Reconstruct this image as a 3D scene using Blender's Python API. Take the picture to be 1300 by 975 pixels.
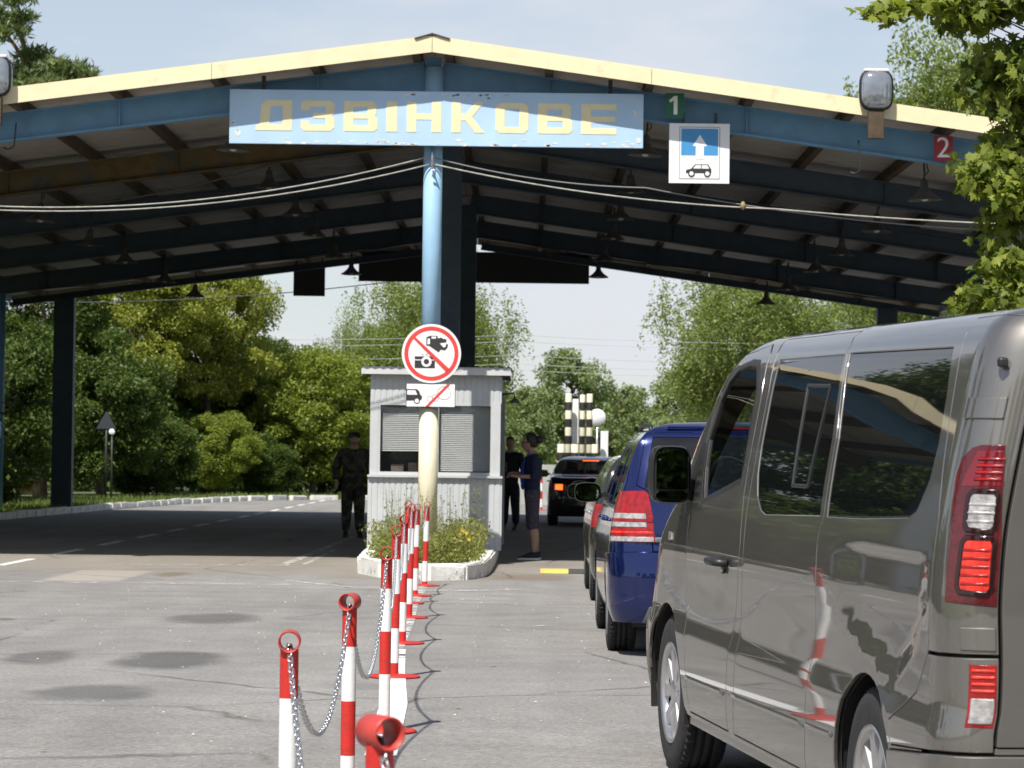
import bpy, bmesh, math, random
import numpy as np
from mathutils import Vector, Matrix
from mathutils.geometry import delaunay_2d_cdt

for _o in list(bpy.data.objects): bpy.data.objects.remove(_o)
SC = bpy.context.scene
COL = SC.collection
rad = math.radians

# ------------------------------------------------------------------ camera
cam_d = bpy.data.cameras.new('camera')
cam_d.sensor_fit = 'HORIZONTAL'; cam_d.sensor_width = 23.5
cam_d.lens = 23.5 * 3700.0 / 1300.0
cam_d.clip_start = 0.1; cam_d.clip_end = 4000
cam_d.dof.use_dof = True; cam_d.dof.focus_distance = 15.0; cam_d.dof.aperture_fstop = 7.1
cam = bpy.data.objects.new('camera', cam_d); COL.objects.link(cam)
cam.matrix_world = (Matrix.Translation((0, 0, 1.35)) @ Matrix.Rotation(math.atan(22/3700), 4, 'Z')
                    @ Matrix.Rotation(math.pi/2 + math.atan(95.5/3700), 4, 'X') @ Matrix.Rotation(0.013, 4, 'Z'))
SC.camera = cam

# ------------------------------------------------------------------ sky, sun, exposure
SUN_EL = rad(55.5); SUN_AZ = rad(22.0)      # sun behind the camera and a little to the left
world = bpy.data.worlds.new('World'); SC.world = world; world.use_nodes = True
nt = world.node_tree; nt.nodes.clear()
N = nt.nodes.new; L = nt.links.new
out = N('ShaderNodeOutputWorld'); bg = N('ShaderNodeBackground'); bg.inputs['Strength'].default_value = 0.085
sky = N('ShaderNodeTexSky'); sky.sky_type = 'NISHITA'; sky.sun_disc = False
sky.sun_elevation = SUN_EL; sky.sun_rotation = rad(180) + SUN_AZ
sky.air_density = 1.0; sky.dust_density = 0.6; sky.ozone_density = 1.5
tc = N('ShaderNodeTexCoord'); mp = N('ShaderNodeMapping'); mp.inputs['Scale'].default_value = (3.0, 3.0, 9.0)
nz = N('ShaderNodeTexNoise'); nz.inputs['Scale'].default_value = 2.3; nz.inputs['Detail'].default_value = 7; nz.inputs['Roughness'].default_value = 0.55
rp = N('ShaderNodeValToRGB'); rp.color_ramp.elements[0].position = 0.40; rp.color_ramp.elements[1].position = 0.60
rp.color_ramp.elements[0].color = (0.50, 0.50, 0.50, 1); rp.color_ramp.elements[1].color = (0.95, 0.95, 0.95, 1)
mx = N('ShaderNodeMixRGB'); mx.inputs['Color2'].default_value = (6.7, 6.9, 7.45, 1)
L(tc.outputs['Generated'], mp.inputs['Vector']); L(mp.outputs['Vector'], nz.inputs['Vector']); L(nz.outputs['Fac'], rp.inputs['Fac'])
# thin cloud veil, thicker towards the horizon all round
sx = N('ShaderNodeSeparateXYZ'); L(tc.outputs['Generated'], sx.inputs[0]); el = N('ShaderNodeMapRange'); el.inputs[1].default_value = .05; el.inputs[2].default_value = .75; el.inputs[3].default_value = 1.; el.inputs[4].default_value = .12; L(sx.outputs[2], el.inputs[0])
ml = N('ShaderNodeMath'); ml.operation = 'MULTIPLY'; L(rp.outputs['Color'], ml.inputs[0]); L(el.outputs[0], ml.inputs[1])
L(sky.outputs['Color'], mx.inputs['Color1']); L(ml.outputs[0], mx.inputs['Fac'])
L(mx.outputs['Color'], bg.inputs['Color']); L(bg.outputs['Background'], out.inputs['Surface'])

sun_d = bpy.data.lights.new('sun', 'SUN'); sun_d.energy = 4.8; sun_d.angle = rad(0.55); sun_d.color = (1.0, 0.95, 0.87)
sun = bpy.data.objects.new('sun', sun_d); COL.objects.link(sun)
_to = Vector((-math.sin(SUN_AZ)*math.cos(SUN_EL), -math.cos(SUN_AZ)*math.cos(SUN_EL), math.sin(SUN_EL)))
sun.rotation_euler = _to.to_track_quat('Z', 'Y').to_euler()
sun.location = (-20, -40, 60)

SC.view_settings.view_transform = 'Standard'; SC.view_settings.look = 'None'
SC.view_settings.gamma = 1.0; SC.view_settings.use_curve_mapping = False
SC.view_settings.exposure = 0.44
SC.cycles.max_bounces = 8; SC.cycles.transparent_max_bounces = 16

# ------------------------------------------------------------------ helpers
def gz(y):
    t = min(1, max(0, (y-5)/12)); return -.10 + .10*t*t*(3-2*t)

MATS = {}
def mat(name, col, rough=.6, metal=0., var=0., vscale=6., bump=0., bscale=40., spec=.5, coat=0., emit=None, estr=0., dirt=None, dscale=3., dlo=.55, dhi=.75, detail=5):
    if name in MATS: return MATS[name]
    m = bpy.data.materials.new(name); m.use_nodes = True; t = m.node_tree
    b = t.nodes['Principled BSDF']; b.inputs['Roughness'].default_value = rough; b.inputs['Metallic'].default_value = metal
    b.inputs['Specular IOR Level'].default_value = spec; b.inputs['Coat Weight'].default_value = coat; b.inputs['Coat Roughness'].default_value = .03
    b.inputs['Base Color'].default_value = (*col, 1)
    crd = t.nodes.new('ShaderNodeTexCoord'); last = None
    if var > 0 or dirt:
        n = t.nodes.new('ShaderNodeTexNoise'); n.inputs['Scale'].default_value = vscale; n.inputs['Detail'].default_value = detail
        t.links.new(crd.outputs['Object'], n.inputs['Vector'])
        mr = t.nodes.new('ShaderNodeMapRange'); mr.inputs[1].default_value = .3; mr.inputs[2].default_value = .7
        mr.inputs[3].default_value = 1-var; mr.inputs[4].default_value = 1+var
        t.links.new(n.outputs['Fac'], mr.inputs[0])
        hs = t.nodes.new('ShaderNodeMixRGB'); hs.blend_type = 'MULTIPLY'; hs.inputs['Fac'].default_value = 1; hs.inputs['Color1'].default_value = (*col, 1)
        t.links.new(mr.outputs[0], hs.inputs['Color2']); last = hs.outputs['Color']
        if dirt:
            n2 = t.nodes.new('ShaderNodeTexNoise'); n2.inputs['Scale'].default_value = dscale; n2.inputs['Detail'].default_value = 9; n2.inputs['Roughness'].default_value = .68
            t.links.new(crd.outputs['Object'], n2.inputs['Vector'])
            m2 = t.nodes.new('ShaderNodeMapRange'); m2.inputs[1].default_value = dlo; m2.inputs[2].default_value = dhi
            t.links.new(n2.outputs['Fac'], m2.inputs[0])
            mm = t.nodes.new('ShaderNodeMixRGB'); mm.inputs['Color2'].default_value = (*dirt, 1)
            t.links.new(last, mm.inputs['Color1']); t.links.new(m2.outputs[0], mm.inputs['Fac']); last = mm.outputs['Color']
        t.links.new(last, b.inputs['Base Color'])
    if bump > 0:
        n3 = t.nodes.new('ShaderNodeTexNoise'); n3.inputs['Scale'].default_value = bscale; n3.inputs['Detail'].default_value = 6
        t.links.new(crd.outputs['Object'], n3.inputs['Vector'])
        bp = t.nodes.new('ShaderNodeBump'); bp.inputs['Strength'].default_value = bump; bp.inputs['Distance'].default_value = .01
        t.links.new(n3.outputs['Fac'], bp.inputs['Height']); t.links.new(bp.outputs['Normal'], b.inputs['Normal'])
    if emit: b.inputs['Emission Color'].default_value = (*emit, 1); b.inputs['Emission Strength'].default_value = estr
    MATS[name] = m; return m

def glass(name, tint, trans, rough=.01):
    m = bpy.data.materials.new(name); m.use_nodes = True; t = m.node_tree; t.nodes.clear()
    o = t.nodes.new('ShaderNodeOutputMaterial'); tr = t.nodes.new('ShaderNodeBsdfTransparent'); tr.inputs[0].default_value = (*[c*trans for c in tint], 1)
    gl = t.nodes.new('ShaderNodeBsdfGlossy'); gl.inputs['Roughness'].default_value = rough
    lw = t.nodes.new('ShaderNodeLayerWeight'); lw.inputs[0].default_value = .5; pw = t.nodes.new('ShaderNodeMath'); pw.operation = 'POWER'; pw.inputs[1].default_value = 5; t.links.new(lw.outputs['Facing'], pw.inputs[0])
    fr = t.nodes.new('ShaderNodeMath'); fr.operation = 'MULTIPLY_ADD'; fr.inputs[1].default_value = .95; fr.inputs[2].default_value = .045; t.links.new(pw.outputs[0], fr.inputs[0])
    mx_ = t.nodes.new('ShaderNodeMixShader'); t.links.new(fr.outputs[0], mx_.inputs[0]); t.links.new(tr.outputs[0], mx_.inputs[1]); t.links.new(gl.outputs[0], mx_.inputs[2])
    t.links.new(mx_.outputs[0], o.inputs[0]); MATS[name] = m; return m

def worn(name, col, lo=.45, hi=.6, scale=5., rough=.8):
    """paint that has worn through to whatever lies below it"""
    m = bpy.data.materials.new(name); m.use_nodes = True; t = m.node_tree
    b = t.nodes['Principled BSDF']; b.inputs['Base Color'].default_value = (*col, 1); b.inputs['Roughness'].default_value = rough
    c = t.nodes.new('ShaderNodeTexCoord'); n = t.nodes.new('ShaderNodeTexNoise'); n.inputs['Scale'].default_value = scale; n.inputs['Detail'].default_value = 10; n.inputs['Roughness'].default_value = .75
    t.links.new(c.outputs['Object'], n.inputs['Vector'])
    mr = t.nodes.new('ShaderNodeMapRange'); mr.inputs[1].default_value = lo; mr.inputs[2].default_value = hi
    t.links.new(n.outputs['Fac'], mr.inputs[0]); t.links.new(mr.outputs[0], b.inputs['Alpha'])
    MATS[name] = m; return m

def leafmat(name, dark, light, trans=.35):
    m = bpy.data.materials.new(name); m.use_nodes = True; t = m.node_tree; b = t.nodes['Principled BSDF']; o = t.nodes['Material Output']
    at = t.nodes.new('ShaderNodeAttribute'); at.attribute_name = 'tint'
    mx_ = t.nodes.new('ShaderNodeMixRGB'); mx_.inputs['Color1'].default_value = (*dark, 1); mx_.inputs['Color2'].default_value = (*light, 1)
    t.links.new(at.outputs['Fac'], mx_.inputs['Fac']); t.links.new(mx_.outputs[0], b.inputs['Base Color'])
    b.inputs['Roughness'].default_value = .5; b.inputs['Specular IOR Level'].default_value = .35
    tl = t.nodes.new('ShaderNodeBsdfTranslucent'); br = t.nodes.new('ShaderNodeMixRGB'); br.blend_type = 'MULTIPLY'; br.inputs['Fac'].default_value = 1
    br.inputs['Color2'].default_value = (1.25, 1.35, .55, 1); t.links.new(mx_.outputs[0], br.inputs['Color1']); t.links.new(br.outputs[0], tl.inputs[0])
    ms = t.nodes.new('ShaderNodeMixShader'); ms.inputs[0].default_value = trans
    t.links.new(b.outputs[0], ms.inputs[1]); t.links.new(tl.outputs[0], ms.inputs[2]); t.links.new(ms.outputs[0], o.inputs['Surface'])
    MATS[name] = m; return m

class MB:
    def __init__(s): s.v = []; s.f = []; s.m = []; s.sm = []
    def add(s, vs, fs, mi=0, smooth=False):
        o = len(s.v); s.v += [tuple(p) for p in vs]; s.f += [tuple(i+o for i in f) for f in fs]; s.m += [mi]*len(fs); s.sm += [smooth]*len(fs); return s
    def box(s, c, d, rz=0, mi=0, bev=0.):
        x, y, z = d[0]/2, d[1]/2, d[2]/2
        if bev > 0:
            bm = bmesh.new(); bmesh.ops.create_cube(bm, size=1); bmesh.ops.scale(bm, vec=d, verts=bm.verts)
            bmesh.ops.bevel(bm, geom=bm.edges[:], offset=bev, segments=2, affect='EDGES', profile=.5)
            bm.verts.index_update(); vs = [v.co.copy() for v in bm.verts]; fs = [[v.index for v in f.verts] for f in bm.faces]; bm.free()
        else:
            vs = [Vector((a*x, b*y, e*z)) for e in (-1, 1) for a, b in ((-1, -1), (1, -1), (1, 1), (-1, 1))]
            fs = [(3, 2, 1, 0), (4, 5, 6, 7), (0, 1, 5, 4), (1, 2, 6, 5), (2, 3, 7, 6), (3, 0, 4, 7)]
        cs, sn = math.cos(rz), math.sin(rz)
        return s.add([(c[0]+p[0]*cs-p[1]*sn, c[1]+p[0]*sn+p[1]*cs, c[2]+p[2]) for p in vs], fs, mi)
    def hexa(s, p8, mi=0):
        return s.add(p8, [(3, 2, 1, 0), (4, 5, 6, 7), (0, 1, 5, 4), (1, 2, 6, 5), (2, 3, 7, 6), (3, 0, 4, 7)], mi)
    def beam(s, p, q, w, h, mi=0):
        """box beam from p to q (w across, h in depth, centred)"""
        p, q = Vector(p), Vector(q); d = (q-p).normalized(); up = Vector((0, 0, 1))
        if abs(d.z) > .95: up = Vector((0, 1, 0))
        sx = d.cross(up).normalized()*w/2; uz = sx.cross(d).normalized()*h/2
        return s.hexa([p-sx-uz, p+sx-uz, q+sx-uz, q-sx-uz, p-sx+uz, p+sx+uz, q+sx+uz, q-sx+uz], mi)
    def ibeam(s, p, q, w, h, t=.02, mi=0):
        p, q = Vector(p), Vector(q); d = (q-p).normalized(); up = Vector((0, 0, 1)); sx = d.cross(up).normalized(); u = sx.cross(d).normalized()
        for k in (-1, 1): s.beam(p+u*k*(h-t)/2, q+u*k*(h-t)/2, w, t, mi)
        return s.beam(p, q, t*.8, h-2*t, mi)
    def tube(s, pts, r, n=8, cap=True, mi=0, smooth=True):
        pts = [Vector(p) for p in pts]; R = r if isinstance(r, (list, tuple)) else [r]*len(pts)
        vs = []; fs = []; u = None
        for i, p in enumerate(pts):
            t = (pts[min(i+1, len(pts)-1)]-pts[max(i-1, 0)])
            t = t.normalized() if t.length > 1e-9 else Vector((0, 0, 1))
            if u is None: u = t.cross(Vector((0, 0, 1)) if abs(t.z) < .9 else Vector((1, 0, 0))).normalized()
            else: u = (u-t*u.dot(t)).normalized()
            w = t.cross(u)
            for k in range(n):
                a = 2*math.pi*k/n; vs.append(p+(u*math.cos(a)+w*math.sin(a))*R[i])
        for i in range(len(pts)-1):
            for k in range(n):
                a = i*n+k; b = i*n+(k+1) % n; fs.append((a, b, b+n, a+n))
        s.add(vs, fs, mi, smooth)
        if cap:
            o = len(s.v)-len(vs); s.f += [tuple(o+k for k in range(n))[::-1], tuple(o+(len(pts)-1)*n+k for k in range(n))]; s.m += [mi]*2; s.sm += [False]*2
        return s
    def lathe(s, prof, c=(0, 0, 0), axis='Z', n=24, mi=0, smooth=True):
        vs = []; fs = []
        for r, h in prof:
            for k in range(n):
                a = 2*math.pi*k/n; x, y = r*math.cos(a), r*math.sin(a)
                p = (x, y, h) if axis == 'Z' else ((h, x, y) if axis == 'X' else (y, h, x))
                vs.append((p[0]+c[0], p[1]+c[1], p[2]+c[2]))
        for i in range(len(prof)-1):
            for k in range(n):
                a = i*n+k; b = i*n+(k+1) % n; fs.append((a, b, b+n, a+n))
        return s.add(vs, fs, mi, smooth)
    def prism(s, poly, y0, y1, plane='XZ', mi=0):
        """polygon in a plane, extruded along the third axis"""
        n = len(poly)
        def P(a, b, e): return (a, e, b) if plane == 'XZ' else ((a, b, e) if plane == 'XY' else (e, a, b))
        vs = [P(a, b, y0) for a, b in poly]+[P(a, b, y1) for a, b in poly]
        fs = [tuple(range(n)), tuple(range(2*n-1, n-1, -1))]+[(i, i+n, (i+1) % n+n, (i+1) % n) for i in range(n)]
        return s.add(vs, fs, mi)
    def mesh(s, name, mats):
        me = bpy.data.meshes.new(name); me.from_pydata(s.v, [], s.f); me.polygons.foreach_set('material_index', s.m); me.polygons.foreach_set('use_smooth', s.sm)
        for m in (mats if isinstance(mats, (list, tuple)) else [mats]): me.materials.append(m)
        bm = bmesh.new(); bm.from_mesh(me); bmesh.ops.recalc_face_normals(bm, faces=bm.faces); bm.to_mesh(me); bm.free()
        me.update(); return me
    def build(s, name, mats, parent=None): return obj(name, s.mesh(name, mats), parent)

def obj(name, data, parent=None, loc=None, rot=None):
    o = bpy.data.objects.new(name, data); COL.objects.link(o)
    if parent: o.parent = parent
    if loc is not None: o.location = loc
    if rot is not None: o.rotation_euler = rot
    return o
def tag(o, label=None, cat=None, group=None, kind=None):
    if label: o['label'] = label
    if cat: o['category'] = cat
    if group: o['group'] = group
    if kind: o['kind'] = kind
    return o
def thing(name, label, cat, loc=(0, 0, 0), rot=(0, 0, 0), group=None):
    o = obj(name, None, None, loc, rot); o.empty_display_size = .3; return tag(o, label, cat, group)
CH = {}
def kids(o): return [c for c in bpy.data.objects if c.parent == o]
def dup(o, label=None, loc=None, rot=None, parent=None, klist=None):
    c = o.copy(); COL.objects.link(c); c.parent = parent
    if loc is not None: c.location = loc
    if rot is not None: c.rotation_euler = rot
    if label: c['label'] = label
    for ch in kids(o):
        d = ch.copy(); COL.objects.link(d); d.parent = c
        for g in kids(ch):
            e = g.copy(); COL.objects.link(e); e.parent = d
    return c
def text_mesh(name, body, size, m, extrude=.002):
    cu = bpy.data.curves.new(name, 'FONT'); cu.body = body; cu.size = size; cu.extrude = extrude; cu.align_x = 'CENTER'; cu.align_y = 'CENTER'
    t = bpy.data.objects.new(name+'_tmp', cu); COL.objects.link(t); dg = bpy.context.evaluated_depsgraph_get()
    me = bpy.data.meshes.new_from_object(t.evaluated_get(dg)); bpy.data.objects.remove(t); bpy.data.curves.remove(cu)
    me.materials.clear(); me.materials.append(m); return me

# ------------------------------------------------------------------ materials
WHITE = mat('white_paint', (.78, .78, .76), .5, var=.06, dirt=(.36, .33, .29), dscale=9, dlo=.58, dhi=.78, bump=.15, bscale=60)
RED = mat('red_paint', (.52, .024, .018), .45, var=.14, vscale=12, dirt=(.17, .05, .035), dlo=.57, dhi=.66, dscale=14, bump=.15, bscale=60)
KERBW = mat('kerb_whitewash', (.74, .73, .69), .9, var=.12, vscale=14, bump=.6, bscale=25, dirt=(.22, .20, .17), dscale=7, dlo=.56, dhi=.66)
FASC = mat('cream_yellow_sheet', (.78, .68, .44), .5, var=.07, vscale=3, dirt=(.50, .40, .24), dlo=.56, dhi=.80)
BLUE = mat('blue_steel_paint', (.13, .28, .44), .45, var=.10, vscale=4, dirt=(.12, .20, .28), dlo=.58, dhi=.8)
BLUEP = mat('pale_blue_pole_paint', (.33, .54, .74), .45, var=.06, vscale=5, dirt=(.2, .3, .4), dlo=.65, dhi=.85)
CREAM = mat('cream_pole_paint', (.74, .68, .50), .5, var=.07, vscale=6, dirt=(.45, .40, .28), dlo=.62, dhi=.85)
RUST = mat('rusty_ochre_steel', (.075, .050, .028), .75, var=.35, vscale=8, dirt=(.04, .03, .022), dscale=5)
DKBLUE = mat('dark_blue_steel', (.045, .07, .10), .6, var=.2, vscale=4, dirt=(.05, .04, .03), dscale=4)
RUSTY_Y = mat('rusty_yellow_steel', (.12, .085, .03), .7, var=.3, vscale=6, dirt=(.06, .07, .07), dscale=3, dlo=.5, dhi=.6)
DECK = mat('roof_sheet_grey', (.44, .405, .37), .7, var=.12, vscale=2, dirt=(.13, .10, .08), dscale=1.5)
DARKM = mat('dark_metal', (.03, .03, .032), .5)
LAMPM = mat('lamp_enamel', (.10, .10, .10), .45, var=.2)
BOOTH = mat('booth_grey_sheet', (.49, .51, .52), .5, var=.05, vscale=5, dirt=(.34, .34, .32), dlo=.62, dhi=.85)
GALV = mat('galvanised_steel', (.62, .63, .64), .28, metal=.9, var=.1, vscale=30)
BLACK = mat('black_plastic', (.018, .018, .019), .45)
RUBBER = mat('tyre_rubber', (.022, .022, .023), .85, var=.25, vscale=20, bump=.2)
ALLOY = mat('wheel_silver', (.55, .55, .56), .3, metal=.85, var=.06)
VAN = mat('taupe_grey_metallic', (.160, .150, .134), .54, metal=.85, coat=1., var=.02, vscale=2, dirt=(.19, .175, .15), dscale=1.6, dlo=.52, dhi=1.0)
NAVY = mat('deep_blue_metallic', (.005, .014, .095), .18, metal=.6, coat=1.)
BLKCAR = mat('black_car_paint', (.012, .013, .015), .2, metal=.3, coat=1.)
OLIVE = mat('dark_olive_car_paint', (.045, .046, .036), .22, metal=.6, coat=1.)
GREYCAR = mat('graphite_car_paint', (.03, .033, .037), .22, metal=.6, coat=1.)
TINT = mat('tinted_glass', (.006, .007, .008), .015, spec=.55)
GLASS = glass('clear_glass', (.80, .88, .86), .8)
PANE = glass('booth_pane', (1, 1, 1), .95)
SMOKE = glass('smoked_glass', (.5, .55, .56), .35)
REDL = mat('red_lens', (.27, .006, .007), .08, spec=.6, coat=.5, var=.35, vscale=26, bump=.2, bscale=90)
DREDL = mat('dark_red_lens', (.085, .003, .005), .06, spec=.7, coat=.6, var=.35, vscale=22, bump=.25, bscale=60)
BREDL = mat('bright_red_lens', (.72, .030, .014), .12, spec=.6, coat=.5, var=.35, vscale=34, bump=.35, bscale=120)
CLRL = mat('clear_lens', (.45, .43, .42), .08, metal=.35, coat=.7, var=.4, vscale=34, bump=.4, bscale=120)
CHROME = mat('chrome_trim', (.7, .7, .7), .1, metal=1.)
LIT = mat('lit_brake_lens', (.8, .06, .01), .2, emit=(1., .09, .012), estr=3.0)
SEAT = mat('seat_fabric', (.03, .03, .034), .9)
SKIN = mat('skin', (.42, .25, .18), .5, var=.06)
VAN.node_tree.nodes['Principled BSDF'].inputs['Coat IOR'].default_value = 2.1
HAIR = mat('dark_hair', (.018, .013, .011), .5, bump=.5, bscale=60)

# ================================================================== THE SETTING
def asphalt_material():
    m = bpy.data.materials.new('weathered_asphalt'); m.use_nodes = True; t = m.node_tree; b = t.nodes['Principled BSDF']; nn = t.nodes.new; lk = t.links.new
    c = nn('ShaderNodeTexCoord')
    def noise(sc, det=6, ro=.6):
        n = nn('ShaderNodeTexNoise'); n.inputs['Scale'].default_value = sc; n.inputs['Detail'].default_value = det; n.inputs['Roughness'].default_value = ro; lk(c.outputs['Object'], n.inputs['Vector']); return n.outputs['Fac']
    def rng(src, a, bb, lo, hi):
        r = nn('ShaderNodeMapRange'); r.inputs[1].default_value = a; r.inputs[2].default_value = bb; r.inputs[3].default_value = lo; r.inputs[4].default_value = hi; lk(src, r.inputs[0]); return r.outputs[0]
    def mul(x, y):
        k = nn('ShaderNodeMath'); k.operation = 'MULTIPLY'; lk(x, k.inputs[0]); lk(y, k.inputs[1]); return k.outputs[0]
    def mixc(fac, a, col):
        k = nn('ShaderNodeMixRGB'); lk(fac, k.inputs['Fac']); lk(a, k.inputs['Color1']); k.inputs['Color2'].default_value = (*col, 1); return k.outputs[0]
    big = rng(noise(.22, 5), .3, .7, .86, 1.12); mid = rng(noise(1.7, 8, .7), .3, .7, .82, 1.14); fine = rng(noise(34, 4), .25, .75, .68, 1.32); grit = rng(noise(100, 2), .3, .7, .78, 1.22)
    mpt = nn('ShaderNodeMapping'); mpt.inputs['Scale'].default_value = (1.5, .07, 1); lk(c.outputs['Object'], mpt.inputs['Vector']); trk = nn('ShaderNodeTexNoise'); trk.inputs['Scale'].default_value = 1.3; trk.inputs['Detail'].default_value = 6; lk(mpt.outputs[0], trk.inputs['Vector'])
    val = mul(mul(mul(big, mid), mul(fine, grit)), rng(trk.outputs['Fac'], .3, .7, .90, 1.09))      # worn wheel tracks along the lanes
    base = nn('ShaderNodeMixRGB'); base.blend_type = 'MULTIPLY'; base.inputs['Fac'].default_value = 1; base.inputs['Color1'].default_value = (.236, .227, .216, 1); lk(val, base.inputs['Color2'])
    col = base.outputs[0]
    col = mixc(rng(noise(.5, 9, .7), .60, .76, 0, .5), col, (.30, .265, .22))       # sandy dust
    # old oil stains and repairs: cx, cy, half-lengths
    sep = nn('ShaderNodeSeparateXYZ'); lk(c.outputs['Object'], sep.inputs[0])
    wob = noise(2.2, 7, .7)
    def ell(cx, cy, rx, ry, colr, amt, soft=.7, box=False, wa=1.0):
        nonlocal col
        def ax(o, cc, r):
            s_ = nn('ShaderNodeMath'); s_.operation = 'SUBTRACT'; lk(o, s_.inputs[0]); s_.inputs[1].default_value = cc
            d = nn('ShaderNodeMath'); d.operation = 'DIVIDE'; lk(s_.outputs[0], d.inputs[0]); d.inputs[1].default_value = r
            a = nn('ShaderNodeMath'); a.operation = 'ABSOLUTE'; lk(d.outputs[0], a.inputs[0]); return a.outputs[0]
        xx, yy = ax(sep.outputs[0], cx, rx), ax(sep.outputs[1], cy, ry)
        if box:
            k = nn('ShaderNodeMath'); k.operation = 'MAXIMUM'; lk(xx, k.inputs[0]); lk(yy, k.inputs[1]); dist = k.outputs[0]
        else:
            p1 = mul(xx, xx); p2 = mul(yy, yy); k = nn('ShaderNodeMath'); lk(p1, k.inputs[0]); lk(p2, k.inputs[1]); dist = k.outputs[0]
        w = rng(wob, .2, .8, -wa*.6, wa*.6); k = nn('ShaderNodeMath'); lk(dist, k.inputs[0]); lk(w, k.inputs[1])
        col = mixc(rng(k.outputs[0], 1-soft, 1+.1, amt, 0), col, colr)
    ell(-2.33, 19.2, .40, .95, (.075, .075, .073), .75, .55, wa=.9); ell(-3.2, 19.3, .24, .75, (.075, .075, .073), .6, .6, wa=.9)
    ell(-2.45, 16.5, .38, .65, (.075, .075, .073), .65, .6, wa=.9); ell(-2.6, 24.2, .42, .85, (.075, .075, .073), .65, .6, wa=.9)
    ell(-.95, 17.2, .3, .3, (.12, .12, .12), .3)
    ell(-4.75, 32.4, .42, 1.5, (.36, .32, .28), .8, .15, True, .12)
    ell(-4.0, 33.0, .20, .8, (.13, .09, .05), .6); ell(-1.0, 33.6, 1.6, 1.6, (.19, .15, .10), .35); ell(.05, 33.4, .5, 1.2, (.17, .13, .09), .55)
    ell(-4.2, 38.0, 6.5, 5.5, (.27, .23, .175), .45, .9)
    lk(col, b.inputs['Base Color']); b.inputs['Roughness'].default_value = .88; b.inputs['Specular IOR Level'].default_value = .3
    # cracks
    vo = nn('ShaderNodeTexVoronoi'); vo.feature = 'DISTANCE_TO_EDGE'; vo.inputs['Scale'].default_value = .33
    wv = nn('ShaderNodeMixRGB'); wv.inputs['Fac'].default_value = .12
    nzv = nn('ShaderNodeTexNoise'); nzv.inputs['Scale'].default_value = 3; nzv.inputs['Detail'].default_value = 6; lk(c.outputs['Object'], nzv.inputs['Vector'])
    lk(c.outputs['Object'], wv.inputs['Color1']); lk(nzv.outputs['Color'], wv.inputs['Color2']); lk(wv.outputs[0], vo.inputs['Vector'])
    crack = rng(vo.outputs['Distance'], .0, .009, .75, 0); cm = mul(crack, rng(noise(.4), .42, .56, 0, 1))
    col = mixc(cm, col, (.06, .055, .05)); lk(col, b.inputs['Base Color'])
    bp = nn('ShaderNodeBump'); bp.inputs['Strength'].default_value = .55; bp.inputs['Distance'].default_value = .006; lk(mul(fine, grit), bp.inputs['Height']); lk(bp.outputs[0], b.inputs['Normal'])
    return m
ASPH = asphalt_material()
SOIL = mat('grassy_soil', (.10, .12, .045), .95, var=.4, vscale=1.5, dirt=(.14, .11, .07), dscale=.8)

# terrain out to the horizon, then the asphalt yard 4 mm above it
rows = [-2500, -300, -60, -20, 0] + [5+i for i in range(13)] + [25, 40, 60, 90, 140, 220, 400, 900, 2500]
mb = MB(); xs = [-2500, -400, -120, -50, -12, 0, 12, 50, 120, 400, 2500]
for y in rows:
    for x in xs: mb.v.append((x, y, gz(y)-.004))
n_ = len(xs)
for i in range(len(rows)-1):
    for k in range(n_-1): mb.f.append((i*n_+k, i*n_+k+1, (i+1)*n_+k+1, (i+1)*n_+k)); mb.m.append(0); mb.sm.append(True)
tag(mb.build('ground', SOIL), kind='structure')
KERBLINE = [(-11.2, 30), (-11.0, 45), (-10.6, 58), (-10.2, 70), (-9.5, 80), (-8.4, 87.5), (-6.8, 91), (-4, 93), (0, 94.5), (6, 96)]
def kx(y):
    for (x0, y0), (x1, y1) in zip(KERBLINE, KERBLINE[1:]):
        if y0 <= y <= y1: return x0+(x1-x0)*(y-y0)/(y1-y0)
    return -11.2 if y < 30 else 6
mb = MB(); rows = [-30, 0] + [5+i for i in range(13)] + [20, 24, 30, 45, 58, 70, 80, 84, 87.5, 91, 93, 94.5, 96]
for y in rows:
    for k in range(13):
        l = -11.2 if y < 30 else kx(y); mb.v.append((l+(34-l)*k/12, y, gz(y)))
for i in range(len(rows)-1):
    for k in range(12): mb.f.append((i*13+k, i*13+k+1, (i+1)*13+k+1, (i+1)*13+k)); mb.m.append(0); mb.sm.append(True)
tag(mb.build('asphalt_yard', ASPH), kind='structure')
# asphalt lane that runs on towards the far exit
mb = MB(); mb.add([(-1, 96, 0), (12, 96, 0), (20, 260, 0), (8, 260, 0)], [(0, 1, 2, 3)]); tag(mb.build('road', ASPH), kind='structure')

PAINT = worn('worn_white_paint', (.76, .76, .74), .36, .50, 9)
PAINT2 = worn('very_worn_white_paint', (.68, .68, .66), .46, .58, 6)
PAINTW = worn('thick_white_paint', (.78, .78, .76), .40, .46, 1.7)
def strip(name, pts, w, m, z=.004, n=24):
    """painted line laid on the ground along a polyline"""
    pts = [Vector((p[0], p[1], 0)) for p in pts]; mb = MB(); P = []
    for a, b in zip(pts, pts[1:]):
        k = max(2, int((b-a).length/.8))
        P += [a.lerp(b, i/k) for i in range(k)]
    P.append(pts[-1])
    for i, p in enumerate(P):
        t = (P[min(i+1, len(P)-1)]-P[max(i-1, 0)]).normalized(); s = Vector((t.y, -t.x, 0))*w/2
        for q in (p-s, p+s): mb.v.append((q.x, q.y, gz(q.y)+z))
    for i in range(len(P)-1): mb.f.append((2*i, 2*i+1, 2*i+3, 2*i+2)); mb.m.append(0); mb.sm.append(True)
    o = mb.build(name, m); tag(o, kind='structure'); return o
y = 26.6
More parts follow.
